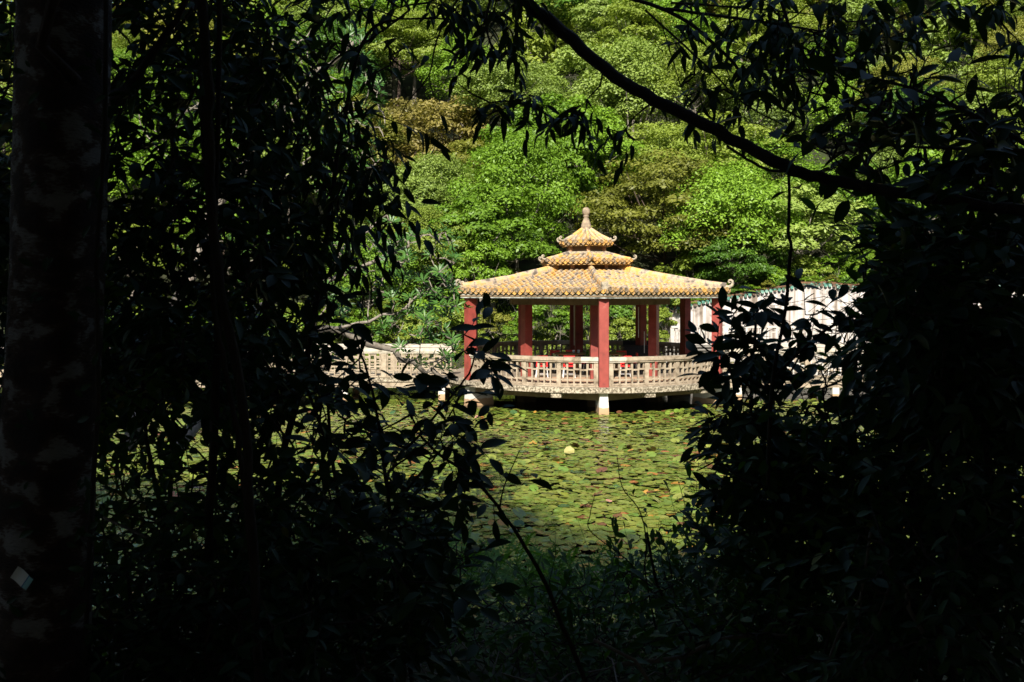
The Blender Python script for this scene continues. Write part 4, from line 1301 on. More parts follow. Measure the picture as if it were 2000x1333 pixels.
def plant(name, label, cat, group, stems, clusters, kind, m, Lr, droop=.3, shoot=(.22, .4), nl=(5, 9), bark='bark_dark', twig=.0035, grow=(0, 0, 0), maxlink=1.6):
    """stems: list of (polyline of (px,py,Y), r0, r1) ; clusters: (cx,cy,sx,sy,Y0,Y1,n,force)"""
    base = at(*stems[0][0][0])
    base.z = min(base.z, 3.9)
    root = empty(name, base, label, cat, group)
    nodes = []
    for pl, r0, r1 in stems:
        pts = [at(*q) for q in pl]
        # Catmull-Rom refinement
        fine = []
        ext = [pts[0] * 2 - pts[1]] + pts + [pts[-1] * 2 - pts[-2]]
        for i in range(1, len(ext) - 2):
            for s_ in range(5):
                t_ = s_ / 5
                a, b_, c, d_ = ext[i - 1], ext[i], ext[i + 1], ext[i + 2]
                fine.append(.5 * ((2 * b_) + (c - a) * t_ + (2 * a - 5 * b_ + 4 * c - d_) * t_ ** 2 + (3 * b_ - a - 3 * c + d_) * t_ ** 3) + rv(min(.006, r0 * .14)))
        fine.append(pts[-1])
        nr = len(fine)
        rad = [(r0 + (r1 - r0) * i / (nr - 1)) * random.uniform(.96, 1.04) for i in range(nr)]
        obj('stem' if r0 < .05 else 'trunk', MB().tube(fine, rad, 8 if r0 > .012 else 6), M_[bark], root, smooth=True)
        nodes += fine
    mb = MB(); leaves = []
    pend = []
    for (cx, cy, sx, sy, Y0, Y1, n_, force) in clusters:
        for _ in range(n_):
            px = cx + random.uniform(-1, 1) * sx; py = cy + random.uniform(-1, 1) * sy
            if not force:
                dd = dens(px, py)
                if dd < .14 or random.random() > dd ** .7: continue
            pend.append((at(px, py, random.uniform(Y0, Y1)), force))
    N = np.array([tuple(q) for q in nodes])
    if pend:
        dist = [float(np.min(np.linalg.norm(N - np.array(p_), axis=1))) for p_, _ in pend]
        pend = [p_ for _, p_ in sorted(zip(dist, pend), key=lambda q: q[0])]
    for p_, force in pend:
        dv = np.linalg.norm(N - np.array(p_), axis=1); j = int(np.argmin(dv))
        q = Vector(N[j].tolist())
        if dv[j] > .05 and dv[j] < maxlink:
            mid = (p_ + q) * .5 + rv(dv[j] * .08) + Vector((0, 0, -.05 * dv[j]))
            mq = proj(mid)
            if force or dens(*mq) > .10:
                mb.tube([q, mid, p_], [twig * 1.8, twig * 1.4, twig], 4, cap=False)
                N = np.vstack([N, np.array([tuple(mid)])])
        N = np.vstack([N, np.array([tuple(p_)])])
        d = (p_ - q).normalized() * .7 + rv(.5) + Vector(grow)
        add_shoot(mb, leaves, p_, d, random.uniform(*shoot), random.randint(*nl), Lr, droop, twig * .8, force, kind)
    if mb.v:
        tag(obj('twigs', mb, M_[bark], root), kind='stuff')
    flush_leaves(root, leaves, kind, m)
    return root

# --- the big lichened trunk on the left
tr = empty('large_tree', at(80, 1500, 3.0), 'thick lichen-spotted tree trunk filling the left edge', 'tree')
pl = [(70, 1700, 3.0), (80, 1333, 3.0), (92, 1100, 3.0), (100, 850, 3.0), (112, 600, 3.0), (118, 350, 3.0), (125, 100, 3.0), (128, -200, 3.0), (120, -700, 3.0), (100, -1500, 3.1)]
mb = MB(); pts = [at(*q) for q in pl]
fine = []
for i in range(len(pts) - 1):
    for s_ in range(8): fine.append(pts[i].lerp(pts[i + 1], s_ / 8))
nring = 28; VV = []
for i, p_ in enumerate(fine):
    for k in range(nring):
        a = 2 * math.pi * k / nring
        r_ = .146 * (1 + .035 * math.sin(3 * a + i * .12) + .025 * math.sin(5 * a - i * .21) + random.uniform(-.012, .012))
        VV.append((p_.x + r_ * math.cos(a), p_.y + r_ * math.sin(a), p_.z))
ff = [(i * nring + k, i * nring + (k + 1) % nring, (i + 1) * nring + (k + 1) % nring, (i + 1) * nring + k) for i in range(len(fine) - 1) for k in range(nring)]
obj('trunk', MB().add(VV, ff), M_['trunk'], tr, smooth=True)
obj('branch', MB().tube([at(150, 160, 2.86), at(80, 90, 2.75), at(105, 0, 2.7), at(150, -200, 2.6)], [.02, .019, .018, .016], 8), M_['bark'], tr, smooth=True)
# vine leaves climbing the trunk
lv = []; mbv = MB()
for _ in range(60):
    py = random.uniform(80, 1250); px = 120 - (py - 600) * .03 + random.choice([1, 1, -1]) * random.uniform(30, 90)
    p_ = at(px, py, 2.84)
    lv.append((1, frame(Vector((random.gauss(0, 1), -.2, random.gauss(-.3, .8))), (0, -1, .3), p_, random.uniform(.03, .06))))
vine = empty('climbing_vine', at(190, 1250, 2.9), 'leafy vine climbing the right side of the large trunk', 'vine')
obj('stem', MB().tube([at(165, 1300, 2.9), at(178, 1000, 2.87), at(192, 800, 2.87), at(188, 500, 2.87), at(205, 250, 2.87), at(208, -30, 2.87)], .008, 6), M_['bark_dark'], vine, smooth=True)
flush_leaves(vine, lv, 'small', G['near'])
# tag on the trunk
p_ = at(45, 1131, 2.83); mbt = empty('paper_tag', p_, 'small white and pale-blue paper tag stuck to the large trunk', 'tag')
ex = Vector((.74, 0, -.50)).normalized(); ez = Vector((.50, .0, .74)).normalized(); ey = Vector((0, -1, 0))
def tagp(name, a0, a1, h, m, off):
    n_ = 5; vv = []
    for i in range(n_ + 1):
        a = a0 + (a1 - a0) * i / n_
        cv = .006 * math.sin(a * 60)
        for s_ in (-1, 1):
            for th in (0, .0012):
                vv.append(p_ + ex * a + ez * s_ * h + ey * (off + cv + th))
    ff = []
    for i in range(n_):
        b0 = 4 * i
        ff += [(b0, b0 + 2, b0 + 6, b0 + 4), (b0 + 1, b0 + 5, b0 + 7, b0 + 3), (b0, b0 + 4, b0 + 5, b0 + 1), (b0 + 2, b0 + 3, b0 + 7, b0 + 6)]
    obj(name, MB().add(vv, ff), m, mbt)
tagp('sheet', -.037, .010, .022, M_['tag_white'], 0)
tagp('blue_stripe', .010, .0135, .0225, M_['tag_blue'], 0)
tagp('printed_band', .0135, .030, .0205, M_['tag_cyan'], 0)

NEAR = 'leafy plants around the viewpoint'
# left mass, layered in depth
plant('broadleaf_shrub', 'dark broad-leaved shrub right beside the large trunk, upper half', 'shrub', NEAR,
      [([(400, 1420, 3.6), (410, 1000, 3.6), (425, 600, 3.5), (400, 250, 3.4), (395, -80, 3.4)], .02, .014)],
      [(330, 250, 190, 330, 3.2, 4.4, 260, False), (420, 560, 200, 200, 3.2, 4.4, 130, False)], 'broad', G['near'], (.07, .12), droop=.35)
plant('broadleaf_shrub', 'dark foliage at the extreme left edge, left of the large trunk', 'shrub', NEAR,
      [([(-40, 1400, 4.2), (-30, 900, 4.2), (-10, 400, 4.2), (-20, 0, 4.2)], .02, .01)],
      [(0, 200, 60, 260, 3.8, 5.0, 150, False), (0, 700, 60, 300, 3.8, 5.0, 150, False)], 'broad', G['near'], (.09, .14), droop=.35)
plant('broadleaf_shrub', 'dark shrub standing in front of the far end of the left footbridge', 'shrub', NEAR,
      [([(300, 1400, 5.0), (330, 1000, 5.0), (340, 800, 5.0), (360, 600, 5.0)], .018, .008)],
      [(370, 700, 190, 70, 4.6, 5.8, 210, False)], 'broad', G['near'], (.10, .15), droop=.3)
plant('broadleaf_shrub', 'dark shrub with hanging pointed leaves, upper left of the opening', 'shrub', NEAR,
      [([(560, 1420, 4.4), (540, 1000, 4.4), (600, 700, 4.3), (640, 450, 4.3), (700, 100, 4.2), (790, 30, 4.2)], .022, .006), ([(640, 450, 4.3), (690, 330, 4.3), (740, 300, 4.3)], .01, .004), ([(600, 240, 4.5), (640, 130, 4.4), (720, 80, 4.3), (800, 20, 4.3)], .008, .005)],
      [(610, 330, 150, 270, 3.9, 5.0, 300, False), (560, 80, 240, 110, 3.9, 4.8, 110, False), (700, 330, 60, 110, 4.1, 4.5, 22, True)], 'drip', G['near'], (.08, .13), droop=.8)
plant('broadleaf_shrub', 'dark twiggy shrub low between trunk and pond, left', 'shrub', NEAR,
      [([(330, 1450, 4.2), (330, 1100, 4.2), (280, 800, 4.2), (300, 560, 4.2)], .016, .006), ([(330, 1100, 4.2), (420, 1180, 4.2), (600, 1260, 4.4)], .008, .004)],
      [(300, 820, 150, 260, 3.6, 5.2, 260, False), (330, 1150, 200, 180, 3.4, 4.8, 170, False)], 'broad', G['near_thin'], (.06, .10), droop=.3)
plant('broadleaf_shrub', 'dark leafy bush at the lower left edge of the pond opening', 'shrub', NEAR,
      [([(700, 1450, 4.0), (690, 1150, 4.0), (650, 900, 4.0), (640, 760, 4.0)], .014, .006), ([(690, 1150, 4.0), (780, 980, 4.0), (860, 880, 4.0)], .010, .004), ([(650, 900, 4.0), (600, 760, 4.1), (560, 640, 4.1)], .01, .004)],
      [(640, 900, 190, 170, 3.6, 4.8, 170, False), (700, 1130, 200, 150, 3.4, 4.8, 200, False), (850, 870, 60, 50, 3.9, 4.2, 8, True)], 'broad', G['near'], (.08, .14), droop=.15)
plant('broadleaf_shrub', 'shrub with large oval leaves reaching in front of the left red column', 'shrub', NEAR,
      [([(820, 1450, 4.3), (760, 1000, 4.3), (745, 860, 4.2), (725, 760, 4.2), (690, 640, 4.2)], .012, .005), ([(700, 830, 4.1), (780, 870, 4.1), (800, 870, 4.1), (860, 800, 4.1), (915, 730, 4.1), (930, 680, 4.1)], .008, .004), ([(760, 920, 4.2), (850, 850, 4.15), (905, 765, 4.1)], .006, .003)],
      [(915, 665, 14, 25, 4.0, 4.2, 4, True), (950, 705, 14, 12, 4.0, 4.2, 3, True), (880, 760, 35, 30, 4.0, 4.3, 7, True), (900, 840, 25, 30, 4.0, 4.2, 5, True), (660, 700, 90, 90, 4.0, 4.6, 24, False), (710, 850, 50, 50, 4.0, 4.3, 8, True), (640, 620, 60, 50, 4.0, 4.5, 12, False)], 'broad', G['near'], (.10, .15), droop=.1, grow=(.3, 0, .0), nl=(3, 5), shoot=(.10, .2))
plant('leaning_sapling', 'bare dark stem leaning across the lower left of the pond', 'sapling', NEAR,
      [([(1180, 1420, 3.8), (1110, 1250, 3.8), (1060, 1130, 3.8), (1000, 1030, 3.8), (930, 940, 3.8), (860, 890, 3.8), (820, 850, 3.8)], .011, .006), ([(975, 1000, 3.8), (985, 950, 3.8), (1015, 880, 3.8)], .004, .002)],
      [(1000, 925, 12, 16, 3.75, 3.85, 2, True), (960, 985, 30, 10, 3.75, 3.85, 2, True), (905, 935, 25, 20, 3.7, 3.9, 4, True)], 'broad', G['near'], (.08, .13), droop=.0, nl=(1, 3), shoot=(.06, .1))
plant('broadleaf_shrub', 'dark undergrowth shrub at the bottom left corner', 'shrub', NEAR,
      [([(240, 1500, 3.4), (260, 1250, 3.4), (240, 1050, 3.4)], .012, .005)],
      [(250, 1230, 260, 130, 3.0, 3.9, 240, False), (480, 1280, 260, 90, 3.0, 3.9, 130, False)], 'small', G['near'], (.05, .09), droop=.2)
plant('fine_leaved_bush', 'fine-leaved bush low in the middle of the bottom edge', 'shrub', NEAR,
      [([(900, 1500, 6.2), (880, 1250, 6.2), (900, 1120, 6.2)], .014, .005), ([(880, 1250, 6.2), (1000, 1150, 6.2)], .008, .004)],
      [(850, 1250, 260, 110, 5.2, 7.2, 400, False), (740, 1110, 180, 70, 5.8, 7.4, 120, False)], 'small', G['near_thin'], (.06, .10), droop=.2)
plant('fine_leaved_bush', 'bush with upright oval leaves at the lower edge of the pond, right of centre', 'shrub', NEAR,
      [([(1340, 1450, 6.0), (1350, 1250, 6.0), (1370, 1110, 6.0)], .014, .005), ([(1350, 1250, 6.0), (1270, 1150, 6.0)], .008, .003)],
      [(1290, 1240, 220, 110, 5.2, 6.8, 420, False), (1400, 1090, 120, 90, 5.4, 6.6, 150, False), (1300, 1135, 110, 25, 5.6, 6.2, 36, True)], 'small', G['near_thin'], (.06, .11), droop=-.25, grow=(0, 0, .8))
plant('thin_saplings', 'thin bare twigs standing in front of the pond, right of centre', 'sapling', NEAR,
      [([(1300, 1320, 4.6), (1262, 1130, 4.6), (1262, 1060, 4.6), (1250, 1000, 4.6), (1215, 950, 4.6), (1205, 890, 4.6)], .005, .0018), ([(1330, 1250, 4.6), (1240, 1110, 4.6), (1155, 1040, 4.6), (1153, 1005, 4.6), (1162, 965, 4.6)], .004, .0018), ([(1350, 1280, 4.4), (1300, 1180, 4.4), (1278, 1120, 4.4), (1263, 1040, 4.4)], .009, .006), ([(1320, 1190, 4.6), (1308, 1100, 4.6), (1292, 1040, 4.6)], .003, .0015)],
      [(1225, 968, 6, 4, 4.59, 4.6, 1, True), (1258, 1010, 4, 4, 4.58, 4.6, 1, True)], 'small', G['near_thin'], (.04, .05), droop=0, nl=(1, 1), shoot=(.03, .05))
# right bush in front of the white wall
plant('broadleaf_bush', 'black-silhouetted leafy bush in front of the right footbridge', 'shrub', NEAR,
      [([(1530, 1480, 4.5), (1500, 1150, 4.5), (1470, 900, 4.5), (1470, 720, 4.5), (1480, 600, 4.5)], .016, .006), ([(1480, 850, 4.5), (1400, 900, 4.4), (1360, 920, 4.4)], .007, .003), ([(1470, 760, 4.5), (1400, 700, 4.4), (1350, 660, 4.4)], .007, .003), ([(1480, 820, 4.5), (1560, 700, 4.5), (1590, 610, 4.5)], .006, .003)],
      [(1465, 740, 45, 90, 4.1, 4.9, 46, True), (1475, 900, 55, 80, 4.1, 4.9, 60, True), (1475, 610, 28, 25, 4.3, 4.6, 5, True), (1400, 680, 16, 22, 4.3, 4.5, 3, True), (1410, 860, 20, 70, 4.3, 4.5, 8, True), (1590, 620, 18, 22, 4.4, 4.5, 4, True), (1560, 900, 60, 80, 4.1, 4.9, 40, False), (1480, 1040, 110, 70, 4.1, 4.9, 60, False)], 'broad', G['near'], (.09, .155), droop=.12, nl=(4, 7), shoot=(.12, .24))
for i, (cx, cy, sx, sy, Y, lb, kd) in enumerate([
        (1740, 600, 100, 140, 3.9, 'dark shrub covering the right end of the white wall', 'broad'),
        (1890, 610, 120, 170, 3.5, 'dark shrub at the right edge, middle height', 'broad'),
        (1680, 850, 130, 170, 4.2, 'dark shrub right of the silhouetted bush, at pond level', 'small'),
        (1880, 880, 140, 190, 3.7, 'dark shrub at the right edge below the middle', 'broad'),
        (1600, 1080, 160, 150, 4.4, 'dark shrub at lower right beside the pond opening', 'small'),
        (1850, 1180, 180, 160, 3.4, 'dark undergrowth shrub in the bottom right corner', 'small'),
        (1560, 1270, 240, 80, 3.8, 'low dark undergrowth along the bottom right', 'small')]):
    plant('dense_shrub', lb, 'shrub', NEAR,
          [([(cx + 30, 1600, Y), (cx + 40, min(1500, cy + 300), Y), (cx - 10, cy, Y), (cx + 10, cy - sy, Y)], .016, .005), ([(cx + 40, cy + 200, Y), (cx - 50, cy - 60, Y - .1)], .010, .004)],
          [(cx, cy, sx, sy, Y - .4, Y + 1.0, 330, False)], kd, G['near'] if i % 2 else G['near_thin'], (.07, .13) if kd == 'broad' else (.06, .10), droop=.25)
plant('arching_stem', 'arched leafy stem bending left in front of the white wall', 'shrub', NEAR,
      [([(1900, 720, 4.0), (1780, 640, 4.0), (1680, 618, 4.0), (1620, 640, 4.0), (1560, 690, 4.0), (1490, 760, 4.0)], .010, .006)],
      [(1690, 640, 40, 25, 3.9, 4.1, 6, True), (1735, 620, 55, 40, 3.9, 4.1, 10, True), (1650, 740, 60, 50, 3.9, 4.2, 4, False)], 'broad', G['near'], (.09, .13), droop=.2, nl=(3, 5), shoot=(.1, .18))
# overhanging limbs, upper right
plant('overhanging_branch', 'thick arched bare limb sweeping across the upper right', 'branch', NEAR,
      [([(900, -110, 4.1), (1010, -10, 4.1), (1100, 62, 4.1), (1200, 150, 4.0), (1300, 208, 3.9), (1430, 272, 3.8), (1530, 325, 3.7), (1620, 350, 3.7), (1750, 375, 3.6), (1900, 398, 3.5), (2100, 420, 3.4)], .031, .022),
       ([(1420, 285, 3.75), (1460, 312, 3.75), (1500, 332, 3.75), (1535, 335, 3.7)], .006, .006)],
      [(1000, 215, 50, 22, 3.9, 4.2, 12, True), (1130, 205, 40, 15, 4.0, 4.2, 4, True), (1070, 225, 60, 15, 3.9, 4.2, 8, True), (1170, 250, 25, 8, 4.0, 4.2, 2, True), (1235, 262, 15, 12, 3.9, 4.1, 3, True), (880, 165, 18, 10, 4.1, 4.2, 2, True), (1290, 205, 10, 8, 4.0, 4.1, 1, True)], 'drip', G['near'], (.07, .11), droop=.75, nl=(3, 5), shoot=(.08, .15), maxlink=1.2)
plant('overhanging_branch', 'leafy twigs hanging from the top edge left of the arched limb', 'branch', NEAR,
      [([(1000, -120, 4.3), (960, -10, 4.3), (950, 60, 4.3), (980, 120, 4.3)], .010, .004), ([(930, -60, 4.2), (860, 60, 4.2), (838, 145, 4.2), (800, 195, 4.2), (780, 230, 4.2)], .006, .002), ([(838, 145, 4.2), (845, 180, 4.2), (858, 212, 4.2)], .003, .0015)],
      [(960, 10, 90, 30, 4.0, 4.5, 18, True), (975, 90, 40, 35, 4.1, 4.4, 10, True), (790, 0, 70, 20, 4.0, 4.5, 8, True), (930, 60, 25, 40, 4.1, 4.4, 6, True)], 'drip', G['near'], (.07, .12), droop=.9, nl=(4, 6), shoot=(.10, .18))
plant('overhanging_branch', 'fan of thin leafy twigs above the arched limb, top right', 'branch', NEAR,
      [([(1120, -30, 4.6), (1300, 20, 4.6), (1400, 90, 4.6), (1480, 180, 4.6), (1570, 235, 4.6)], .012, .005), ([(1300, 18, 4.6), (1450, 38, 4.6), (1600, 60, 4.6), (1740, 75, 4.6)], .009, .003), ([(1515, -30, 4.4), (1545, 60, 4.4), (1580, 130, 4.4), (1580, 190, 4.4), (1560, 215, 4.4)], .009, .005),
       ([(1260, 20, 4.6), (1380, 130, 4.6), (1450, 200, 4.6), (1530, 245, 4.6)], .006, .003), ([(1310, 5, 4.5), (1440, 15, 4.5), (1600, 30, 4.5)], .006, .003), ([(1290, 40, 4.6), (1330, 170, 4.6), (1350, 230, 4.6)], .003, .002), ([(1420, 100, 4.6), (1520, 130, 4.6), (1680, 160, 4.6)], .004, .002)],
      [(1450, 80, 140, 70, 4.2, 4.9, 50, False), (1620, 60, 120, 60, 4.1, 4.7, 44, True), (1380, 180, 70, 22, 4.4, 4.7, 10, True), (1550, 150, 90, 50, 4.2, 4.8, 30, False), (1830, 25, 60, 12, 4.2, 4.5, 8, True), (1960, 40, 30, 40, 4.2, 4.5, 6, True), (1990, 110, 20, 30, 4.2, 4.4, 4, True)], 'drip', G['near'], (.08, .13), droop=.8, nl=(4, 7), shoot=(.12, .26))
plant('overhanging_branch', 'dense dark foliage bank behind the arched limb, right', 'branch', NEAR,
      [([(2150, 380, 3.6), (1950, 250, 3.7), (1800, 180, 3.8), (1700, 150, 3.9)], .014, .005), ([(2100, 300, 3.6), (1850, 290, 3.8), (1650, 280, 4.0)], .010, .004)],
      [(1800, 210, 190, 60, 3.4, 4.6, 90, False), (1850, 310, 190, 70, 3.4, 4.6, 90, False), (1790, 150, 60, 20, 3.7, 4.0, 6, True), (1640, 280, 80, 50, 3.7, 4.4, 30, False)], 'broad', G['near'], (.10, .16), droop=.15, nl=(4, 7))
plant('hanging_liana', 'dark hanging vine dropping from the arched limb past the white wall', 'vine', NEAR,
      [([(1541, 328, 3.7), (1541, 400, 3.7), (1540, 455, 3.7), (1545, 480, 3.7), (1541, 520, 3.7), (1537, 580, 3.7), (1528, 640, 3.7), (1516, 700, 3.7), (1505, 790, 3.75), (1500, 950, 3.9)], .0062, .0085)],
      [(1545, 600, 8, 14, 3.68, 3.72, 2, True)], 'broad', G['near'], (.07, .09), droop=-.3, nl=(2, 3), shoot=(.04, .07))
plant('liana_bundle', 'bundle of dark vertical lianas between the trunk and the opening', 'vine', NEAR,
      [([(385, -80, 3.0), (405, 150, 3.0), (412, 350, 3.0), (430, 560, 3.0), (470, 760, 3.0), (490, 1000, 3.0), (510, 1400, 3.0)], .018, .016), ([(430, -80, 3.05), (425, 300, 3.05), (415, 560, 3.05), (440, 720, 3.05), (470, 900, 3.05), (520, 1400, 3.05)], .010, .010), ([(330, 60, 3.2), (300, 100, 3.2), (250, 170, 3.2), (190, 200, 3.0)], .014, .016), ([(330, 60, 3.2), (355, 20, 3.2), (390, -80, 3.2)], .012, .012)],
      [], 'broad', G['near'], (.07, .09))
# dead pale branches on the ground, bottom right
for i, (pl, r0, lb) in enumerate([([(1200, 1300, 3.6), (1330, 1285, 3.6), (1400, 1250, 3.6), (1470, 1240, 3.6), (1560, 1243, 3.7)], .011, 'pale dead branch lying along the bottom, right of centre'),
        ([(1700, 1040, 3.3), (1690, 1110, 3.3), (1680, 1170, 3.3), (1640, 1230, 3.3), (1600, 1340, 3.3)], .006, 'thin pale liana curving down left of the thicker one, bottom right'),
        ([(1770, 1140, 3.2), (1775, 1190, 3.2), (1805, 1240, 3.2), (1816, 1300, 3.2), (1815, 1420, 3.2)], .009, 'thicker pale vine stem rising at the bottom right'),
        ([(200, 1010, 3.6), (330, 1070, 3.6), (440, 1110, 3.6)], .006, 'thin pale fallen branch slanting down right of the trunk'),
        ([(620, 1350, 3.6), (560, 1290, 3.6), (430, 1170, 3.6), (380, 1110, 3.6)], .005, 'thin pale fallen branch in the bottom left undergrowth'),
        ([(1300, 1380, 3.3), (1240, 1290, 3.3), (1160, 1250, 3.3)], .008, 'dead branch propped up at the bottom, centre')]):
    o = obj('dead_branch', MB().tube([at(*q) for q in pl], [r0 * (1 - .08 * k) for k in range(len(pl))], 8), M_['bark_pale'], origin=at(*pl[0]), smooth=True)
    tag(o, lb, 'branch', 'dead branches on the near bank')
# fallen twig litter
mb = MB()
for _ in range(420):
    x_ = random.uniform(-3.2, 3.2); y_ = random.uniform(2.6, 8.5); z_ = float(hgt(x_, y_))
    a = random.uniform(0, 6.28); L = random.uniform(.2, .7)
    mb.tube([(x_, y_, z_ + random.uniform(.02, .2)), (x_ + math.cos(a) * L * .5, y_ + math.sin(a) * L * .5, z_ + random.uniform(.05, .25)), (x_ + math.cos(a) * L, y_ + math.sin(a) * L, z_ + .03)], [.006, .005, .002], 4, cap=False)
o = obj('twig_litter', mb, M_['bark_pale']); tag(o, 'tangle of fallen dead twigs on the near bank', 'twigs', kind='stuff')

# --- rosette-leaved trees leaning over the pond, left (farther: 12-15 m)
def rosette_tree(label, stems, clusters, m, seed):
    base = at(*stems[0][0][0]); base.z = float(hgt(base.x, base.y)) if base.y < 12 else 0
    root = empty('leaning_tree', base, label, 'tree', 'rosette-leaved trees leaning over the pond')
    nodes = []
    for pl, r0, r1 in stems:
        pts = [at(*q) + rv(.02) for q in pl]
        fine = [pts[0]]
        for i in range(len(pts) - 1):
            for s_ in range(1, 5): fine.append(pts[i].lerp(pts[i + 1], s_ / 4) + rv(.03))
        rad = [(r0 + (r1 - r0) * i / (len(fine) - 1)) for i in range(len(fine))]
        obj('trunk' if r0 > .05 else 'branch', MB().tube(fine, rad, 7), M_['bark_grey'], root, smooth=True)
        nodes += fine
    mb = MB(); leaves = []
    N = np.array([tuple(q) for q in nodes])
    P = []
    for cx, cy, sx, sy, Y0, Y1, n_ in clusters:
        for _ in range(n_):
            a = random.uniform(0, 6.28); q = math.sqrt(random.random())
            P.append(at(cx + q * sx * math.cos(a), cy + q * sy * math.sin(a), random.uniform(Y0, Y1)))
    P.sort(key=lambda p_: float(np.min(np.linalg.norm(N - np.array(p_), axis=1))))
    for p_ in P:
        dv = np.linalg.norm(N - np.array(p_), axis=1); j = int(np.argmin(dv)); q = Vector(N[j].tolist())
        mid = (p_ + q) * .5 + rv(.06 * dv[j]) + Vector((0, 0, -.08 * dv[j]))
        mb.tube([q, mid, p_], [.014, .010, .007], 4, cap=False)
        N = np.vstack([N, np.array([tuple(mid), tuple(p_)])])
        ax = ((p_ - q).normalized() * .5 + Vector((0, -.2, .8)) + rv(.25)).normalized()
        if random.random() < .12: continue
        nl = random.randint(7, 10)
        s1 = ax.orthogonal().normalized(); s2 = ax.cross(s1)
        for k in range(nl):
            a = 6.283 * k / nl + random.uniform(-.2, .2)
            d = (ax * random.uniform(.45, .9) + (s1 * math.cos(a) + s2 * math.sin(a))).normalized()
            L = random.uniform(.11, .17)
            leaves.append((L / p_.y * (1.6 - dens(*proj(p_))), frame(d, ax, p_ + d * .02, L)))
    tag(obj('twigs', mb, M_['bark_grey'], root), kind='stuff')
    flush_leaves(root, leaves, 'strap', m)
rosette_tree('leaning tree with grey bare boughs and leaf rosettes left of the pavilion roof',
    [([(330, 900, 11.5), (420, 760, 12), (520, 690, 12.5), (640, 640, 13), (740, 672, 13.3), (830, 720, 13.5), (890, 740, 13.5)], .09, .03), ([(420, 760, 12), (500, 600, 12.5), (620, 560, 13), (740, 510, 13.2), (800, 470, 13.2)], .06, .02), ([(620, 560, 13), (680, 480, 13), (760, 420, 13)], .03, .012), ([(640, 640, 13), (740, 620, 13), (850, 560, 13.2)], .03, .012)],
    [(830, 500, 80, 60, 12.6, 14, 40), (860, 590, 55, 60, 12.6, 14, 34), (780, 620, 70, 50, 12.6, 14, 26), (840, 690, 60, 40, 12.6, 14, 20), (700, 540, 90, 90, 12.4, 14, 40), (560, 600, 130, 150, 12, 14, 60), (760, 460, 50, 40, 12.6, 14, 14)], G['rosette'], 1)
rosette_tree('leaning tree with bright leaf rosettes in the upper left of the opening',
    [([(250, 880, 12.5), (330, 650, 13), (420, 420, 13.5), (520, 250, 14), (620, 140, 14), (700, 80, 14)], .11, .03), ([(420, 420, 13.5), (560, 340, 14), (680, 300, 14)], .05, .015), ([(520, 250, 14), (620, 230, 14), (700, 200, 14)], .04, .012)],
    [(620, 110, 110, 70, 13, 15, 60), (690, 220, 70, 90, 13, 15, 50), (560, 230, 130, 110, 13, 15, 80), (660, 330, 90, 60, 13, 15, 40), (400, 200, 130, 150, 13, 15, 60), (450, 450, 150, 120, 13, 15, 50)], G['rosette'], 2)
# --- bank shrub with pinnate leaves just under the pond opening
def pinnate(label, cx, cy, sx, sy, Y0, Y1, n_):
    base = at(cx, cy + 90, (Y0 + Y1) / 2)
    root = empty('feathery_shrub', base, label, 'shrub', 'feathery shrubs on the near bank')
    fr = []
    for _ in range(5):
        mb = MB()
        npair = 9
        path = [Vector((0, t_, .10 * math.sin(t_ * 2.6) - .22 * t_ * t_)) for t_ in [i / 12 for i in range(13)]]
        mb.tube(path, [.008 * (1 - .06 * i) for i in range(13)], 3, cap=False)
        for i in range(2, 13):
            for s_ in (-1, 1):
                L = .26 * (1 - abs(i - 6.5) / 10)
                q = path[i]; d = Vector((s_, .45, -.22 + random.uniform(-.15, .1))).normalized(); w_ = Vector((0, 1, 0)) * .04
                mb.add([q, q + d * L * .5 + w_, q + d * L, q + d * L * .5 - w_], [(0, 1, 2, 3)])
        fr.append(mb.mesh('frond', G['fern']))
    for i in range(n_):
        px = cx + random.uniform(-1, 1) * sx; py = cy + abs(random.gauss(0, .5)) * sy
        p_ = at(px, py, random.uniform(Y0, Y1))
        d = Vector((random.gauss(0, .8), random.gauss(-.2, .5), random.uniform(.1, .9)))
        inst('frond', fr[i % 5], frame(d, (0, 0, 1), p_, random.uniform(.28, .45)), root)
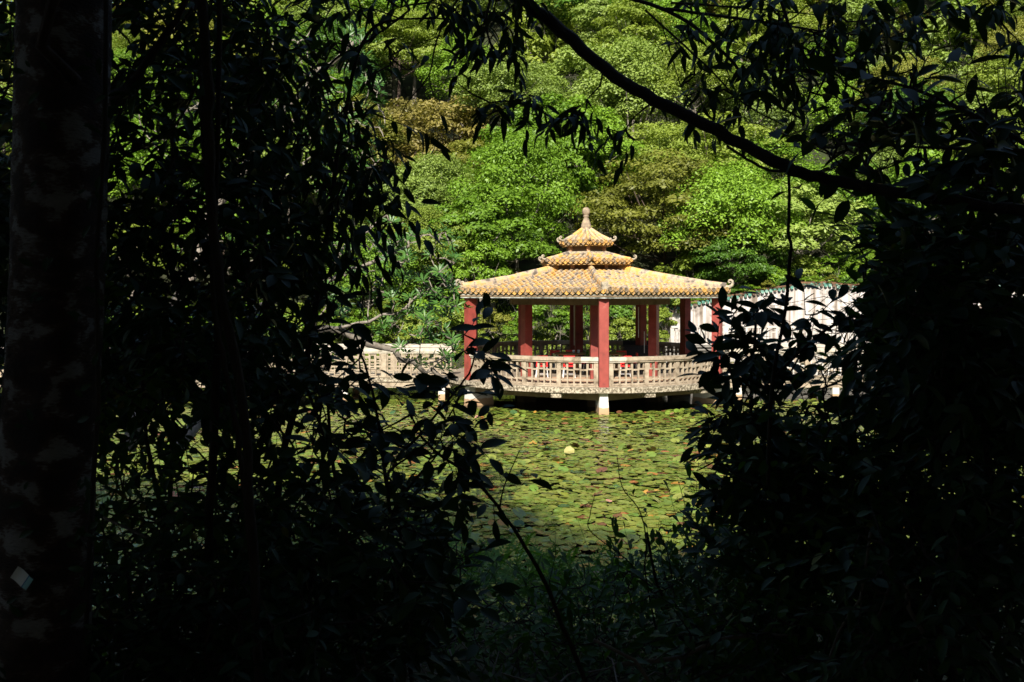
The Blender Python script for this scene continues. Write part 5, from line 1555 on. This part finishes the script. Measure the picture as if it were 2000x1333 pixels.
pinnate('feathery green shrub on the bank at the lower left of the pond opening', 990, 1105, 120, 120, 7.6, 9.2, 170)
pinnate('feathery green shrub on the bank at the lower middle of the pond', 1140, 1140, 110, 100, 7.4, 8.8, 110)
pinnate('feathery shrub low at the far left of the near bank', 820, 1060, 90, 110, 7.8, 9.4, 70)

# --- the forest the viewer stands in: crowns overhead and behind (they shade this side)
big = CR['lobed']
k_ = 0
for (yy, rad, zc, step, up) in ((1.5, 2.1, 7.3, 2.0, .8), (-1.4, 2.5, 8.3, 2.3, 1), (4.3, 1.9, 7.5, 1.8, .5), (-4.4, 2.6, 9.5, 2.7, 1), (-4.6, 2.6, 6.4, 2.7, 0), (-8.2, 3.4, 11.4, 3.5, 1), (-8.6, 3.4, 7.6, 3.5, 0), (-13.4, 4.6, 14.0, 4.6, 1)):
    x_ = -16
    while x_ < 16:
        xx = x_ + random.uniform(-.6, .6); y2 = yy + random.uniform(-.5, .5)
        me, C, trm = big[k_ % 4]; k_ += 1
        if yy > 3 and (xx > -3.0): x_ += step; continue
        flat_ = .36 if yy > 3 else (.40 if yy > 0 else (.5 if yy > -2 else .8))
        zz = zc + random.uniform(-.3, .3) + up * min(3.0, max(-.6, -(xx + 2.2) * .7))
        r_ = empty('forest_tree', (xx, y2, float(hgt(xx, y2))), 'forest tree rising overhead behind the viewpoint', 'tree', 'forest trees behind the viewpoint')
        s_ = rad / 3
        Mx = Matrix.Translation((xx, y2, zz)) @ Matrix.Rotation(random.uniform(0, 6), 4, 'Z') @ Matrix.Diagonal((s_, s_, s_ * flat_, 1))
        inst('crown', me, Mx, r_, G['deep'])
        hgt0 = float(hgt(xx, y2))
        if y2 < -2.5:
            obj('trunk', MB().tube([(xx, y2, hgt0 - .2), (xx + .1, y2, (hgt0 + zz) / 2), (xx, y2, zz)], [.14, .12, .07], 8), M_['bark'], r_, smooth=True)
        x_ += step
print('objects', len(bpy.data.objects), 'tris', sum(len(m.loop_triangles) if False else len(m.polygons) for m in bpy.data.meshes))
